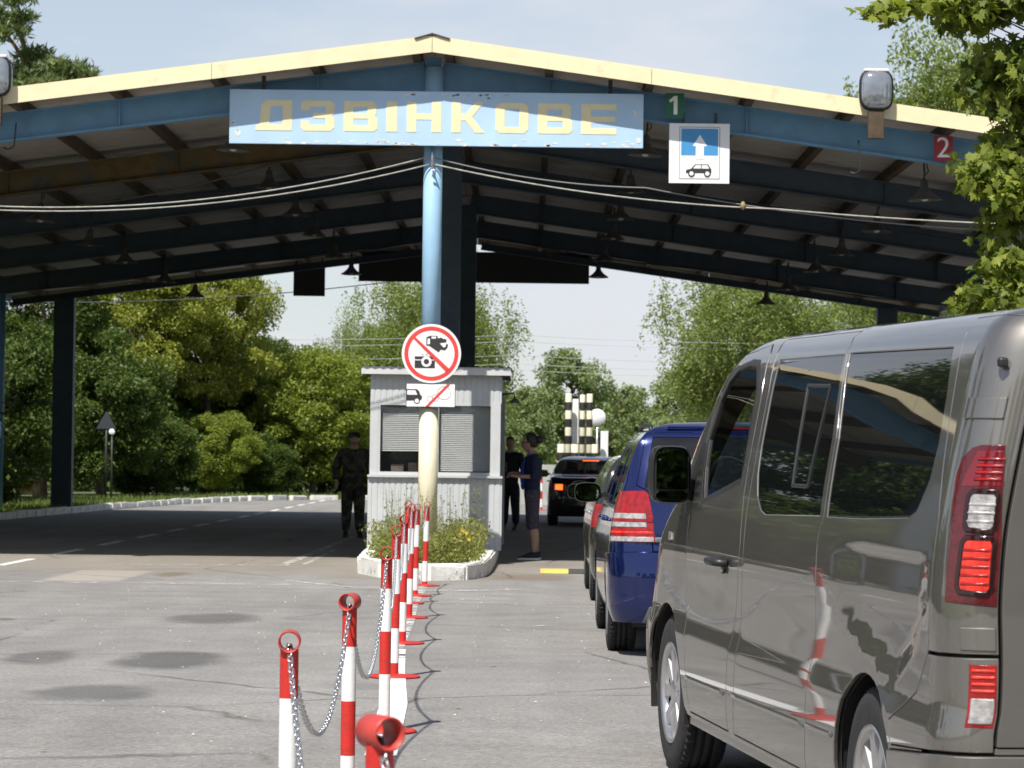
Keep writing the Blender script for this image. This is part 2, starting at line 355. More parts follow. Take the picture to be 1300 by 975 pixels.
while y < 90:
    strip('lane_marking', [(-6.3, y), (-6.3, y+2.3)], .13, PAINT); y += 4.1
strip('stop_line', [(-7.5, 30.35), (-2.0, 30.7)], .11, PAINT2)
strip('lane_marking', [(-3.02, 36.2), (-2.96, 49.5)], .12, PAINT2); strip('lane_marking', [(-2.78, 36.4), (-2.80, 42.5)], .07, PAINT2)
strip('lane_marking', [(-5.3, 35.6), (-2.9, 36.0)], .10, PAINT2, .005)
strip('lane_marking', [(-2.6, 31.6), (-1.9, 30.4), (-1.2, 29.7), (-.6, 29.8), (0, 30.2)], .10, PAINT2, .0055)
strip('lane_marking', [(-.66, 13.4), (-.72, 16.0), (-.84, 18.5), (-.92, 20.5)], .15, PAINTW, .006); strip('lane_marking', [(-.92, 20.5), (-.98, 24.0), (-1.06, 27.0), (-1.10, 30.6)], .12, PAINT2, .006)
strip('lane_marking', [(-11, 66.5), (-2.8, 67)], .12, PAINT2, .005); strip('lane_marking', [(-9.8, 78), (-2.8, 79)], .12, PAINT2, .005)
TURQ = worn('faint_turquoise_paint', (.30, .52, .50), .46, .60, 7); strip('lane_marking', [(-.86, 27.1), (.75, 27.1)], .025, TURQ, .005)
for (x, yy, r) in [(-.55, 27.9, .10), (.1, 23.6, .05), (-.9, 31, .08)]:
    strip('paint_splash', [(x-r, yy), (x+r, yy+.05)], r*1.2, PAINT2, .007)

# left-hand kerb: one painted stone after the other
kerb = obj('kerb', None); tag(kerb, kind='structure')
def stone_mesh(seed, l=.96, w=.16, h=.17):
    r = random.Random(seed); bm = bmesh.new(); bmesh.ops.create_cube(bm, size=1); bmesh.ops.scale(bm, vec=(l, w, h), verts=bm.verts); bmesh.ops.translate(bm, vec=(0, 0, h/2-.03), verts=bm.verts)
    bmesh.ops.bevel(bm, geom=bm.edges[:], offset=.022, segments=2, affect='EDGES')
    for v in bm.verts: v.co += Vector((r.uniform(-.008, .008), r.uniform(-.008, .008), r.uniform(-.008, .008)))
    me = bpy.data.meshes.new('kerb_stone'); bm.to_mesh(me); bm.free(); me.materials.append(KERBW); return me
stones = [stone_mesh(i) for i in range(4)]
rr = random.Random(3); acc = []
for (a, b) in zip(KERBLINE, KERBLINE[1:]):
    a, b = Vector(a), Vector(b); k = int((b-a).length/1.0); ang = math.atan2(b.y-a.y, b.x-a.x)
    for i in range(max(1, k)):
        p = a.lerp(b, (i+.5)/max(1, k)); obj('kerb_stone', stones[rr.randrange(4)], kerb, (p.x-.06, p.y, rr.uniform(-.01, .015)), (rr.uniform(-.03, .03), rr.uniform(-.012, .012), ang+rr.uniform(-.02, .02)))

# ------------------------------------------------------------------ traffic island with the flower bed
island = obj('traffic_island', None, None, (0, 0, 0)); tag(island, kind='structure')
IS = [(-2.02, 41.2), (-2.0, 39.0), (-1.98, 37.0), (-1.95, 35.2), (-1.87, 34.0), (-1.58, 32.9), (-1.12, 32.25), (-.76, 32.5), (-.58, 33.3), (-.53, 34.6), (-.52, 36.2), (-.50, 38.2), (-.50, 41.2)]
mb = MB(); mb.add([(x, y, .11) for x, y in IS], [tuple(range(len(IS)))])
mb.build('soil', mat('bed_soil', (.11, .085, .055), .95, var=.3, vscale=9, bump=.8, bscale=18), island)
rr = random.Random(5)
for i, (a, b) in enumerate(zip(IS, IS[1:])):
    a, b = Vector(a), Vector(b); ang = math.atan2(b.y-a.y, b.x-a.x); p = (a+b)/2
    obj('kerb_stone', stone_mesh(40+i, (b-a).length+.05, .20, .21), island, (p.x, p.y, rr.uniform(-.01, .01)), (rr.uniform(-.02, .02), rr.uniform(-.015, .015), ang))
mb = MB(); mb.box((-1.25, 39.7, .085), (1.40, 4.0, .17), bev=.02); mb.build('slab', mat('concrete', (.32, .31, .29), .9, var=.15, vscale=6, bump=.3), island)

# speed bump in the car lane
sb = thing('speed_bump', 'low yellow and black segmented speed bump across the car lane', 'speed bump', (.16, 34.75, 0))
YEL = mat('yellow_rubber', (.62, .45, .10), .7, var=.15, dirt=(.3, .24, .1)); BLKR = mat('black_rubber', (.05, .05, .05), .8, var=.2)
mb = MB(); mb.prism([(-.17, 0.004), (-.10, .045), (0, .055), (.10, .045), (.17, 0.004)], 0, .33, 'YZ'); segY = mb.mesh('segment', YEL); mb = MB(); mb.prism([(-.17, 0.004), (-.10, .045), (0, .055), (.10, .045), (.17, 0.004)], 0, .33, 'YZ'); segB = mb.mesh('segment', BLKR)
for i in range(8): obj('segment', (segY, segB)[i % 2], sb, (i*.34, 0, 0))

# ================================================================== CANOPY
RX = -1.24; PIT = .135; XL, XR = -12.0, 9.5; YF, YB = 35.5, 67.4
def zr(x): return 6.50 - PIT*abs(x-RX)
can = thing('border_canopy', 'long gabled steel canopy with blue beams and cream yellow fascia over the lanes', 'canopy', (RX, YF, 0))
def cb(mb, name, m, par=can):
    o = mb.build(name, m); o.parent = par; o.matrix_parent_inverse = Matrix.Translation((RX, YF, 0)).inverted(); return o
FR = [36.2, 42.2, 48.2, 54.2, 60.2, 66.6]
offs = [.2, 1.44, 2.67, 3.9, 5.13, 6.36, 7.6, 8.8, 10.0]
# roof skin
for sgn, xe in ((-1, XL), (1, XR)):
    mb = MB(); xa, xb = (xe, RX) if sgn < 0 else (RX, xe)
    mb.hexa([(xa, YF, zr(xa)-.035), (xb, YF, zr(xb)-.035), (xb, YB, zr(xb)-.035), (xa, YB, zr(xa)-.035), (xa, YF, zr(xa)), (xb, YF, zr(xb)), (xb, YB, zr(xb)), (xa, YB, zr(xa))])
    cb(mb, 'roof_sheet', DECK)
    edges = [RX] + [RX+sgn*o for o in offs[1:]] + [xe]
    ys = [YF+.06] + FR[1:-1] + [YB]
    for i in range(len(edges)-1):
        a, b = sorted((edges[i], edges[i+1]))
        for j in range(len(ys)-1):
            mb = MB(); g = .012; x0, x1, y0, y1 = a+g, b-g, ys[j]+g, ys[j+1]-g; t1, t0 = .040, .062
            mb.hexa([(x0, y0, zr(x0)-t0), (x1, y0, zr(x1)-t0), (x1, y1, zr(x1)-t0), (x0, y1, zr(x0)-t0), (x0, y0, zr(x0)-t1), (x1, y0, zr(x1)-t1), (x1, y1, zr(x1)-t1), (x0, y1, zr(x0)-t1)])
            cb(mb, 'ceiling_panel', DECK)
            # a transverse lap seam standing off the sheet
            if j < 5:
                for q in (.33, .66):
                    mb = MB(); ym = y0+(y1-y0)*q; mb.beam((x0, ym, zr(x0)-.072), (x1, ym, zr(x1)-.072), .05, .018); cb(mb, 'lap_seam', DECK)
    # fascia in sheets with visible joints
    k = 4
    for i in range(k):
        xa = RX+(xe-RX)*i/k; xb = RX+(xe-RX)*(i+1)/k; a, b = sorted((xa, xb)); a += .003; b -= .003
        for Y, nm in ((YF-.03, 'fascia_sheet'), (YB, 'rear_fascia_sheet')):
            mb = MB(); mb.hexa([(a, Y, zr(a)-.19), (b, Y, zr(b)-.19), (b, Y+.028, zr(b)-.19), (a, Y+.028, zr(a)-.19), (a, Y, zr(a)+.01), (b, Y, zr(b)+.01), (b, Y+.028, zr(b)+.01), (a, Y+.028, zr(a)+.01)])
            cb(mb, nm, FASC)
    for o in offs:
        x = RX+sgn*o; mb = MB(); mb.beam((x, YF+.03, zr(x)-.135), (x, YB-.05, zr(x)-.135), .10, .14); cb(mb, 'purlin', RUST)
    for j, Y in enumerate(FR):
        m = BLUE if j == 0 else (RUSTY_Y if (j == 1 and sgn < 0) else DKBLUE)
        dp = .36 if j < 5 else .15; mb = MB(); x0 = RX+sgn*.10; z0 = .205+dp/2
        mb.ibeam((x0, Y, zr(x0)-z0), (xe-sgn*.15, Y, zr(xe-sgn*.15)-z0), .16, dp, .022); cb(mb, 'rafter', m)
        # stiffener plates
        for o in offs[1::2]:
            x = RX+sgn*o; mb = MB(); mb.box((x, Y-.042, zr(x)-z0), (.015, .06, dp-.05)); cb(mb, 'stiffener', m)
        # eave column
        if j in (1, 3, 4): continue
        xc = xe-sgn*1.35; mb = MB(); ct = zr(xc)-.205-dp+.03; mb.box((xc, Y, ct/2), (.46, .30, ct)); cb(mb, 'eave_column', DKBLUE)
    mb = MB(); mb.beam((xe+sgn*.06, YF, zr(xe)-.10), (xe+sgn*.06, YB, zr(xe)-.10), .13, .14); cb(mb, 'gutter', BLUE)
mb = MB(); mb.prism([(-.22, -.035), (0, .03), (.22, -.035), (.2, -.05), (0, .012), (-.2, -.05)], YF-.05, YB+.03); mb.v = [(v[0]+RX, v[1], v[2]+6.50+.012) for v in mb.v]; cb(mb, 'ridge_cap', RUST)
# columns on the ridge line
mb = MB(); mb.tube([(RX+.01, 36.1, 2.1), (RX+.01, 36.1, 6.20)], .118, 28); cb(mb, 'pole_upper', BLUEP)
mb = MB(); mb.tube([(RX, 36.1, .08), (RX, 36.1, 2.10)], .120, 28); cb(mb, 'pole_lower', CREAM)
mb = MB(); mb.box((RX, 36.2, 6.13), (.19, .22, .40)); cb(mb, 'apex_bracket', BLUE)
for Y in (42.2, 54.2):
    mb = MB(); mb.box((RX, Y, 3.03), (.44, .34, 6.06)); cb(mb, 'ridge_column', DKBLUE)
mb = MB(); mb.tube([(-11.45, 62.9, 0), (-11.45, 62.9, 4.9)], .11, 14); cb(mb, 'downpipe', BLUE)
# conduit runs under the roof
for (x0, x1) in ((-11, RX-.3), (RX+.3, 8.8)):
    for Y in (44.0, 58.5):
        pts = [(x0+(x1-x0)*i/10, Y, zr(x0+(x1-x0)*i/10)-.62-.10*math.sin(math.pi*(i % 5)/5)) for i in range(11)]
        mb = MB(); mb.tube(pts, .014, 6); cb(mb, 'conduit', DARKM)

# ------------------------------------------------------------------ name board
SIGNB = mat('sign_blue_peeling', (.42, .59, .78), .45, var=.06, vscale=2.5, dirt=(.70, .70, .68), dscale=5, dlo=.68, dhi=.73)
LETTER = mat('sign_letter_cream', (.78, .69, .43), .5, var=.06, dirt=(.52, .60, .66), dscale=6, dlo=.62, dhi=.70)
PEEL = mat('bare_peeled_edge', (.66, .66, .64), .8, var=.2, vscale=30, dirt=(.16, .09, .05), dscale=14, dlo=.56, dhi=.62)
def name_board(nm, label, Y, bx0, bx1, z0, z1, front, lettered):
    t = thing(nm, label, 'sign', ((bx0+bx1)/2, Y, z0)); w = bx1-bx0; h = z1-z0
    mb = MB(); mb.box((0, 0, h/2), (w, .05, h), bev=.004); mb.build('board', SIGNB if front else DARKM, t)
    mb = MB(); mb.box((0, .05, .06), (w-.1, .045, .05)); mb.box((0, .05, h-.06), (w-.1, .045, .05)); mb.build('back_frame', BLUE if front else DARKM, t)
    for k in (-.42, .42):
        mb = MB(); mb.box((w*k, .075, h+.03), (.05, .03, .30)); mb.build('hanger', DARKM, t)
    if lettered:
        rr = random.Random(8); mb = MB()
        for side in (0, 1):                       # flaked paint along both long edges
            for i in range(46):
                if side and rr.random() < .3: continue
                x = rr.uniform(-w/2+.02, w/2-.1) if side == 0 else rr.uniform(-.4, .9)
                zz = .012+rr.random()**2*.07 if side == 0 else h-.035-rr.random()**2*.05
                n = 7; r0 = rr.uniform(.006, .035); poly = [(x+r0*rr.uniform(.7, 2.0)*math.cos(2*math.pi*k/n), zz+r0*rr.uniform(.25, .6)*math.sin(2*math.pi*k/n)) for k in range(n)]
                mb.prism(poly, -.0275, -.026)
        for q in ((-2.5, .25), (2.44, .43), (-2.45, .12), (1.9, .30), (2.5, .10)):
            poly = [(q[0]+rr.uniform(.02, .05)*math.cos(k), q[1]+rr.uniform(.02, .06)*math.sin(k)) for k in range(6)]; mb.prism(poly, -.0275, -.026)
        mb.build('flaked_patch', PEEL, t)['kind'] = 'stuff'
        R_ = lambda a, b, c, d: [(a, b), (c, b), (c, d), (a, d)]
        G = {'D': [[(-.06, 0), (1, 0), (1, .2), (-.02, .2)], [(.06, .2), (.10, .84), (.24, 1), (.38, .8), (.34, .2)], [(.24, 1), (1, 1), (1, .8), (.38, .8)], R_(.72, .2, 1, .8)],
             'Z': [[(.1, 1), (.88, 1), (1, .88), (1, .8), (0, .8), (0, .9)], R_(0, .67, .27, .8), R_(.73, .6, 1, .8), [(.36, .6), (1, .6), (.92, .51), (1, .42), (.36, .42)], R_(.73, .2, 1, .42), [(0, .2), (1, .2), (1, .12), (.88, 0), (.1, 0), (0, .1)], R_(0, .2, .27, .33)],
             'V': [R_(0, 0, .28, 1), [(.28, 1), (.86, 1), (.96, .9), (.96, .8), (.28, .8)], R_(.70, .6, .96, .8), [(.28, .6), (.96, .6), (.92, .51), (1, .42), (.28, .42)], R_(.72, .2, 1, .42), [(.28, .2), (1, .2), (1, .1), (.9, 0), (.28, 0)]],
             'I': [R_(0, 0, 1, 1)],
             'N': [R_(0, 0, .28, 1), R_(.28, .41, .72, .61), R_(.72, 0, 1, 1)],
             'K': [R_(0, 0, .29, 1), [(.29, .40), (.29, .62), (.44, .62), (.74, 1), (1, 1), (.64, .52), (1.02, 0), (.72, 0), (.44, .40)]],
             'O': [[(.14, 1), (.86, 1), (1, .88), (1, .8), (0, .8), (0, .88)], R_(0, .2, .28, .8), R_(.72, .2, 1, .8), [(0, .2), (1, .2), (1, .12), (.86, 0), (.14, 0), (0, .12)]],
             'E': [R_(0, 0, .28, 1), R_(.28, .8, 1, 1), R_(.28, .41, .97, .59), R_(.28, 0, 1, .2)]}
        s = 103.3
        for ch, u0, u1 in (('D', 326, 370), ('Z', 381, 424), ('V', 436, 479), ('I', 490, 504), ('N', 516, 560), ('K', 573, 614), ('O', 629, 671), ('V', 683, 727), ('E', 738, 783)):
            mb = MB(); x0 = (u0-4.4-672)/s-(bx0+bx1)/2; x1 = (u1-4.4-672)/s-(bx0+bx1)/2; zb = .165
            for poly in G[ch]: mb.prism([(x0+(x1-x0)*p[0], zb+.375*p[1]) for p in poly], -.0295, -.0253)
            mb.build('letter', LETTER, t)
    return t
name_board('name_board', 'wide pale blue board with cream Cyrillic letters under the canopy ridge', 35.85, -3.74, 1.363, 5.20, 5.87, True, True)
name_board('name_board', 'dark back of the wide name board at the far canopy end', 67.3, -3.98, 1.35, 5.42, 6.13, False, False)

# lane signs ----------------------------------------------------------
SIGNW = mat('sign_white', (.80, .80, .80), .45, var=.03); SIGNBL = mat('sign_azure', (.06, .27, .55), .45, var=.05)
GREENP = mat('plate_green', (.015, .13, .07), .5); REDP = mat('plate_red', (.30, .02, .03), .5); INK = mat('sign_black', (.03, .03, .03), .5); SIGNRED = mat('sign_red', (.66, .055, .05), .45, var=.06); EDGE = mat('sign_edge_grey', (.35, .36, .37), .5)
def sq(mb, x0, z0, x1, z1, e, t=.0022): mb.prism([(x0, z0), (x1, z0), (x1, z1), (x0, z1)], -e-t, -e)
def disc(mb, cx, cz, r, e, t=.0022, n=20, r2=None):
    if r2 is None: mb.prism([(cx+r*math.cos(2*math.pi*k/n), cz+r*math.sin(2*math.pi*k/n)) for k in range(n)], -e-t, -e)
    else:
        vs = []; 
        for yy in (-e, -e-t):
            for q in (r, r2): vs += [(cx+q*math.cos(2*math.pi*k/n), yy, cz+q*math.sin(2*math.pi*k/n)) for k in range(n)]
        fs = []
        for k in range(n):
            j = (k+1) % n; fs += [(k, j, n+j, n+k), (2*n+k, 3*n+k, 3*n+j, 2*n+j), (k, 2*n+k, 2*n+j, j), (n+k, n+j, 3*n+j, 3*n+k)]
        mb.add(vs, fs)
t = thing('lane_sign', 'white lane sign with a blue arrow panel and a small car', 'sign', (2.06, 35.88, 4.78))
mb = MB(); mb.box((0, 0, .37), (.745, .02, .74), bev=.003); mb.build('board', SIGNW, t)
mb = MB(); mb.box((-.2, .05, .78), (.04, .02, .2)); mb.box((.2, .05, .78), (.04, .02, .2)); mb.build('hanger', DARKM, t)
mb = MB(); sq(mb, -.25, .05, .255, .70, .010, .002); mb.build('border', EDGE, t); mb = MB(); sq(mb, -.238, .062, .243, .688, .012, .002); mb.build('field', SIGNW, t)
mb = MB(); sq(mb, -.225, .345, .23, .675, .014, .002); mb.build('blue_panel', SIGNBL, t)
mb = MB(); mb.prism([(-.045, .30), (.055, .30), (.055, .46), (.095, .46), (.005, .60), (-.085, .46), (-.045, .46)], -.0182, -.016); mb.build('arrow', SIGNW, t)
mb = MB(); mb.prism([(-.165, .125), (-.16, .165), (-.10, .18), (-.05, .235), (.11, .235), (.15, .175), (.15, .125)], -.0165, -.0145); mb.build('car_body', INK, t)
mb = MB(); mb.prism([(-.075, .182), (-.04, .224), (.02, .224), (.02, .182)], -.0188, -.0166); mb.prism([(.03, .182), (.03, .224), (.10, .224), (.125, .182)], -.0188, -.0166); mb.build('car_window', SIGNW, t)
for x in (-.095, .10):
    mb = MB(); disc(mb, x, .12, .042, .0190); mb.build('car_wheel', INK, t); mb = MB(); disc(mb, x, .12, .026, .0213); mb.build('wheel_hub', SIGNW, t)
def num_plate(nm, label, x, z, m, ch):
    t = thing(nm, label, 'sign', (x, 35.90, z)); mb = MB(); mb.box((0, 0, 0), (.23, .012, .31)); mb.build('plate', m, t)
    if ch == '1': mb = MB(); mb.prism([(-.012, -.11), (.035, -.11), (.035, .12), (-.005, .12), (-.07, .065), (-.055, .035), (-.012, .065)], -.0085, -.0062); mb.build('numeral', SIGNW, t)
    else: obj('numeral', text_mesh('numeral', ch, .36, SIGNW), t, (0, -.0085, 0), (rad(90), 0, 0))
    mb = MB(); mb.box((0, .05, .12), (.03, .09, .03)); mb.build('bracket', DARKM, t)
num_plate('number_plate', 'small green plate with a white numeral 1', 1.75, 5.74, GREENP, '1')
num_plate('number_plate', 'small dark red plate with a white numeral 2', 5.07, 5.25, REDP, '2')
t = thing('lane_sign', 'dark back of a lane sign hanging at the far canopy end', 'sign', (-5.12, 67.3, 5.06)); mb = MB(); mb.box((0, 0, .37), (.73, .02, .74)); mb.build('board', DARKM, t); mb = MB(); mb.box((-.3, 0, .82), (.03, .02, .25)); mb.box((.3, 0, .82), (.03, .02, .25)); mb.build('hanger', DARKM, t)

# round prohibition sign and the plate below it
t = thing('prohibition_sign', 'round white sign with red ring barring cameras on the column', 'sign', (-1.213, 35.93, 2.64))
mb = MB(); disc(mb, 0, 0, .365, -.012, .012, 48); mb.build('disc', SIGNW, t)
mb = MB(); disc(mb, 0, 0, .335, .0005, .0022, 48, .285); mb.build('ring', SIGNRED, t)
mb = MB(); a = rad(-45); d = .29; w = .027; c_, s_ = math.cos(a), math.sin(a); mb.prism([(-d*c_-w*s_*-1, -d*s_-w*c_*-1), (d*c_+w*s_, d*s_+w*c_) if False else (-d*c_+w*s_, -d*s_-w*c_), (d*c_+w*s_, d*s_-w*c_), (d*c_-w*s_, d*s_+w*c_)], -.0075, -.0055); mb.build('slash', SIGNRED, t)
mb = MB(); sq(mb, -.205, -.18, .045, -.085, .0005); sq(mb, -.205, -.072, .045, -.035, .0005); sq(mb, -.115, -.022, -.10, -.010, .0005); sq(mb, -.07, -.022, -.05, -.010, .0005); mb.build('camera_body', INK, t)
mb = MB(); disc(mb, -.06, -.10, .064, .0029, .0015, 24); mb.build('camera_lens_ring', SIGNW, t); mb = MB(); disc(mb, -.06, -.10, .034, .0046, .0012, 20); mb.build('camera_lens', INK, t)
mb = MB(); mb.prism([(-.065, .20), (-.065, .10), (-.03, .095), (.09, .015), (.115, .05), (.165, .04), (.195, .07), (.205, .11), (.185, .13), (.175, .09), (.15, .075), (.10, .13), (.18, .14), (.185, .18), (.14, .185), (.12, .20), (.08, .19), (.07, .22), (-.02, .22)], -.0027, -.0005); mb.build('video_camera', INK, t)
mb = MB(); sq(mb, -.05, .115, -.02, .185, .0029); sq(mb, .0, .185, .055, .21, .0029); mb.build('video_camera_detail', SIGNW, t)
t = thing('exhaust_sign', 'white plate with van and exhaust cloud struck out in red', 'sign', (-1.215, 35.95, 2.125))
mb = MB(); mb.box((0, 0, 0), (.61, .014, .295), bev=.004); mb.build('plate', INK, t); mb = MB(); sq(mb, -.297, -.139, .297, .139, .0072, .0016); mb.build('face', SIGNW, t)
mb = MB(); mb.prism([(-.297, -.07), (-.297, .075), (-.17, .075), (-.14, .045), (-.13, .01), (-.105, -.015), (-.11, -.05), (-.13, -.065)], -.0107, -.009); mb.build('van_body', INK, t)
mb = MB(); mb.prism([(-.29, .005), (-.29, .06), (-.19, .06), (-.165, .005)], -.0127, -.0109); mb.build('van_window', SIGNW, t)
mb = MB(); disc(mb, -.17, -.07, .037, .0109); mb.build('van_wheel', INK, t); mb = MB(); disc(mb, -.17, -.07, .026, .0133, .001); mb.build('wheel_hub', SIGNW, t)
CLOUDL = mat('cloud_line', (.35, .30, .30), .5); mb = MB()
for cx, cz, r in ((.165, .03, .085), (.06, -.03, .045), (-.01, -.045, .04)): disc(mb, cx, cz, r, .009+r*.01, .0016, 24, r-.007)
mb.build('exhaust_cloud', CLOUDL, t)
mb = MB(); mb.prism([(-.065, -.138), (-.025, -.138), (.24, .138), (.20, .138)], -.0135, -.0118); mb.build('slash', SIGNRED, t)

# ------------------------------------------------------------------ pendant lamps
def pendant():
    t = thing('pendant_lamp', '', 'lamp', (0, 0, 0))
    mb = MB(); mb.lathe([(.035, .26), (.05, .24), (.055, .16), (.075, .12), (.13, .06), (.215, .0), (.22, -.012), (.205, -.004), (.12, .05), (.06, .11)], n=22); mb.build('shade', LAMPM, t)
    mb = MB(); mb.lathe([(.0, -.02), (.04, -.01), (.05, .03), (.035, .08), (.02, .1)], n=12); mb.build('bulb', mat('bulb_glass', (.55, .55, .52), .15), t)
    mb = MB(); mb.tube([(0, 0, .25), (.01, 0, .38), (0, 0, .55)], .014, 6); mb.tube([(.0, 0, .30), (.06, 0, .36), (.04, 0, .48), (0, 0, .52)], .008, 5); mb.build('hook_rod', DARKM, t)
    return t
lp = pendant(); first = True
names = {-3.85: 'left of the ridge columns', 1.45: 'right of the ridge columns', -7.2: 'in the far left row', 5.05: 'in the far right row'}
for X, Z in ((-3.85, 5.28), (1.45, 5.28), (-7.2, 4.75), (5.05, 4.75)):
    for k, Y in enumerate((37.4, 42.6, 47.4, 51.6, 57.2, 62.4)):
        o = lp if first else dup(lp); first = False
        o.location = (X, Y, Z); o.rotation_euler = (.03*math.sin(k*7), .05*math.sin(k*3+X), k)
        o['label'] = 'dark bell shaped pendant lamp %s, %s from the front' % (names[X], ('nearest', 'second', 'third', 'fourth', 'fifth', 'sixth')[k]); o['group'] = 'pendant lamps under the canopy'

# ------------------------------------------------------------------ floodlights on the fascia
def floodlight():
    t = thing('floodlight', '', 'floodlight')
    mb = MB(); mb.box((0, 0, -.16), (.19, .10, .34), bev=.006); mb.build('bracket', RUST, t)
    def ring(y, sx, sz, n=24): return [(sx*math.copysign(abs(math.cos(a))**.55, math.cos(a)), y, .26+sz*math.copysign(abs(math.sin(a))**.6, math.sin(a))) for a in [2*math.pi*k/n for k in range(n)]]
    def shell(secs):
        mb = MB(); n = 24; vs = []
        for s_ in secs: vs += ring(*s_)
        fs = [(i*n+k, i*n+(k+1) % n, (i+1)*n+(k+1) % n, (i+1)*n+k) for i in range(len(secs)-1) for k in range(n)]
        mb.add(vs, fs, smooth=True); mb.f.append(tuple(range(n))); mb.m.append(0); mb.sm.append(True); mb.f.append(tuple(range((len(secs)-1)*n, len(secs)*n))); mb.m.append(0); mb.sm.append(True); return mb
    shell([(-.02, .205, .245), (.10, .20, .24), (.22, .14, .18), (.27, .06, .08)]).build('housing', mat('lamp_housing_grey', (.42, .44, .45), .4, var=.1), t)
    shell([(-.045, .208, .248), (-.02, .212, .252)]).build('bezel', BLACK, t)
    shell([(-.125, .06, .10), (-.11, .13, .17), (-.085, .175, .215), (-.05, .195, .235)]).build('lens', mat('lamp_lens', (.30, .32, .35), .12, metal=.55, coat=.8, var=.3, vscale=5), t)
    mb = MB(); mb.box((0, .02, .505), (.30, .16, .035), bev=.012); mb.build('cap', SIGNW, t)
    return t
f1 = floodlight(); f1.location = (4.17, 35.36, 5.63); f1['label'] = 'square grey floodlight on the right slope of the canopy fascia'
f2 = dup(f1, 'square grey floodlight at the left photo edge on the fascia', (-6.56, 35.36, 5.67)); f1['group'] = f2['group'] = 'floodlights on the fascia'

# ------------------------------------------------------------------ cables
def cable(label, pts, sag, r, m, n=26, nm='cable'):
    P = []
    for (a, b), sg in zip(zip(pts, pts[1:]), sag):
        a, b = Vector(a), Vector(b)
        for i in range(n):
            q = i/n; p = a.lerp(b, q); p.z -= sg*4*q*(1-q); P.append(p)
    P.append(Vector(pts[-1])); mb = MB(); mb.tube(P, r, 6); return tag(mb.build(nm, m), label, 'cable')
CAB = mat('pale_cable', (.36, .35, .31), .6, var=.25, vscale=10)
cable('upper pale cable sagging left from the column top', [(-1.27, 35.95, 5.08), (-7.4, 35.7, 4.42)], [.28], .009, CAB)
cable('lower pale cable sagging left from the column top', [(-1.27, 35.95, 4.98), (-7.4, 35.7, 4.37)], [.26], .009, CAB)
cable('pale cable running right from the column to the tree', [(-1.2, 35.95, 4.98), (3.0, 35.8, 4.47), (6.4, 35.7, 4.30)], [.10, .03], .010, CAB)
cable('thin grey cable running right from the column top', [(-1.2, 35.95, 5.06), (1.4, 35.9, 4.72), (6.4, 37.0, 4.32)], [.08, .10], .009, mat('grey_cable', (.2, .2, .2), .6))
cable('dark cable looped under the left roof slope', [(-9.0, 40.2, 4.75), (-3.4, 39.4, 5.35)], [.30], .014, mat('dark_cable', (.06, .055, .05), .6))
cable('black cable stub curling from the right fascia', [(4.0, 35.7, 5.32), (4.02, 35.65, 4.95), (3.9, 35.7, 4.93)], [0, .03], .010, BLACK, 8)
cable('black cable stub curling from the left fascia', [(-6.35, 35.7, 5.40), (-6.36, 35.65, 5.12), (-6.5, 35.7, 5.10)], [0, .03], .010, BLACK, 8)
mb = MB(); mb.lathe([(.0, -.05), (.018, -.04), (.035, .0), (.03, .03), (.016, .05), (.0, .06)], (0, 0, 0), n=10); tag(mb.build('insulator', mat('ochre_insulator', (.30, .22, .10), .6)), 'small ochre knot hanging on the right cable', 'insulator').location = (2.6, 35.8, 4.50)
mb = MB(); mb.tube([(-1.235, 35.93, 4.92), (-1.235, 35.93, 5.20)], .02, 8); mb.tube([(-1.235, 35.93, 4.95), (-1.20, 35.9, 4.88), (-1.235, 35.93, 4.83)], .012, 6)
tag(mb.build('cable_anchor', GALV), 'metal anchor hook tying the cables to the column', 'anchor')

# ================================================================== BOOTH
bt = thing('guard_booth', 'small light grey ribbed guard booth with blinds in its windows', 'booth', (-1.2, 37.6, .17))
BW, BD = 1.69, 2.4
def ribbed(mb, x0, x1, z0, z1, y, depth=.006, pitch=.075, axis='X'):
    n = max(2, int(abs(x1-x0)/pitch)); pts = []
    for i in range(n):
        a = x0+(x1-x0)*i/n; w = (x1-x0)/n
        pts += [(a, 0), (a+w*.62, 0), (a+w*.72, depth), (a+w*.92, depth)]
    pts.append((x1, 0)); vs = []
    for a, d in pts:
        for z in (z0, z1): vs.append((a, y+d, z) if axis == 'X' else (y-d, a, z))
    mb.add(vs, [(2*i, 2*i+2, 2*i+3, 2*i+1) for i in range(len(pts)-1)])
def P(fn, nm, m): mb = MB(); fn(mb); return mb.build(nm, m, bt)
hw = BW/2
P(lambda m: (ribbed(m, -hw-.02, hw+.02, 0, .93, -.02), m.box((0, .03, .465), (BW, .06, .93))), 'front_panel', BOOTH)
P(lambda m: (ribbed(m, -hw, hw, 1.90, 2.26, 0), m.box((0, .04, 2.08), (BW-.004, .05, .36))), 'upper_panel', BOOTH)
P(lambda m: m.box((0, -.03, .945), (BW+.05, .08, .03)), 'window_sill', BOOTH)
for x in (-hw+.05, hw-.06): P(lambda m: m.box((x, .03, 1.43), (.10, .07, .94)), 'corner_post', BOOTH)
P(lambda m: m.box((-.02, .03, 1.43), (.06, .05, .94)), 'mullion', BOOTH)
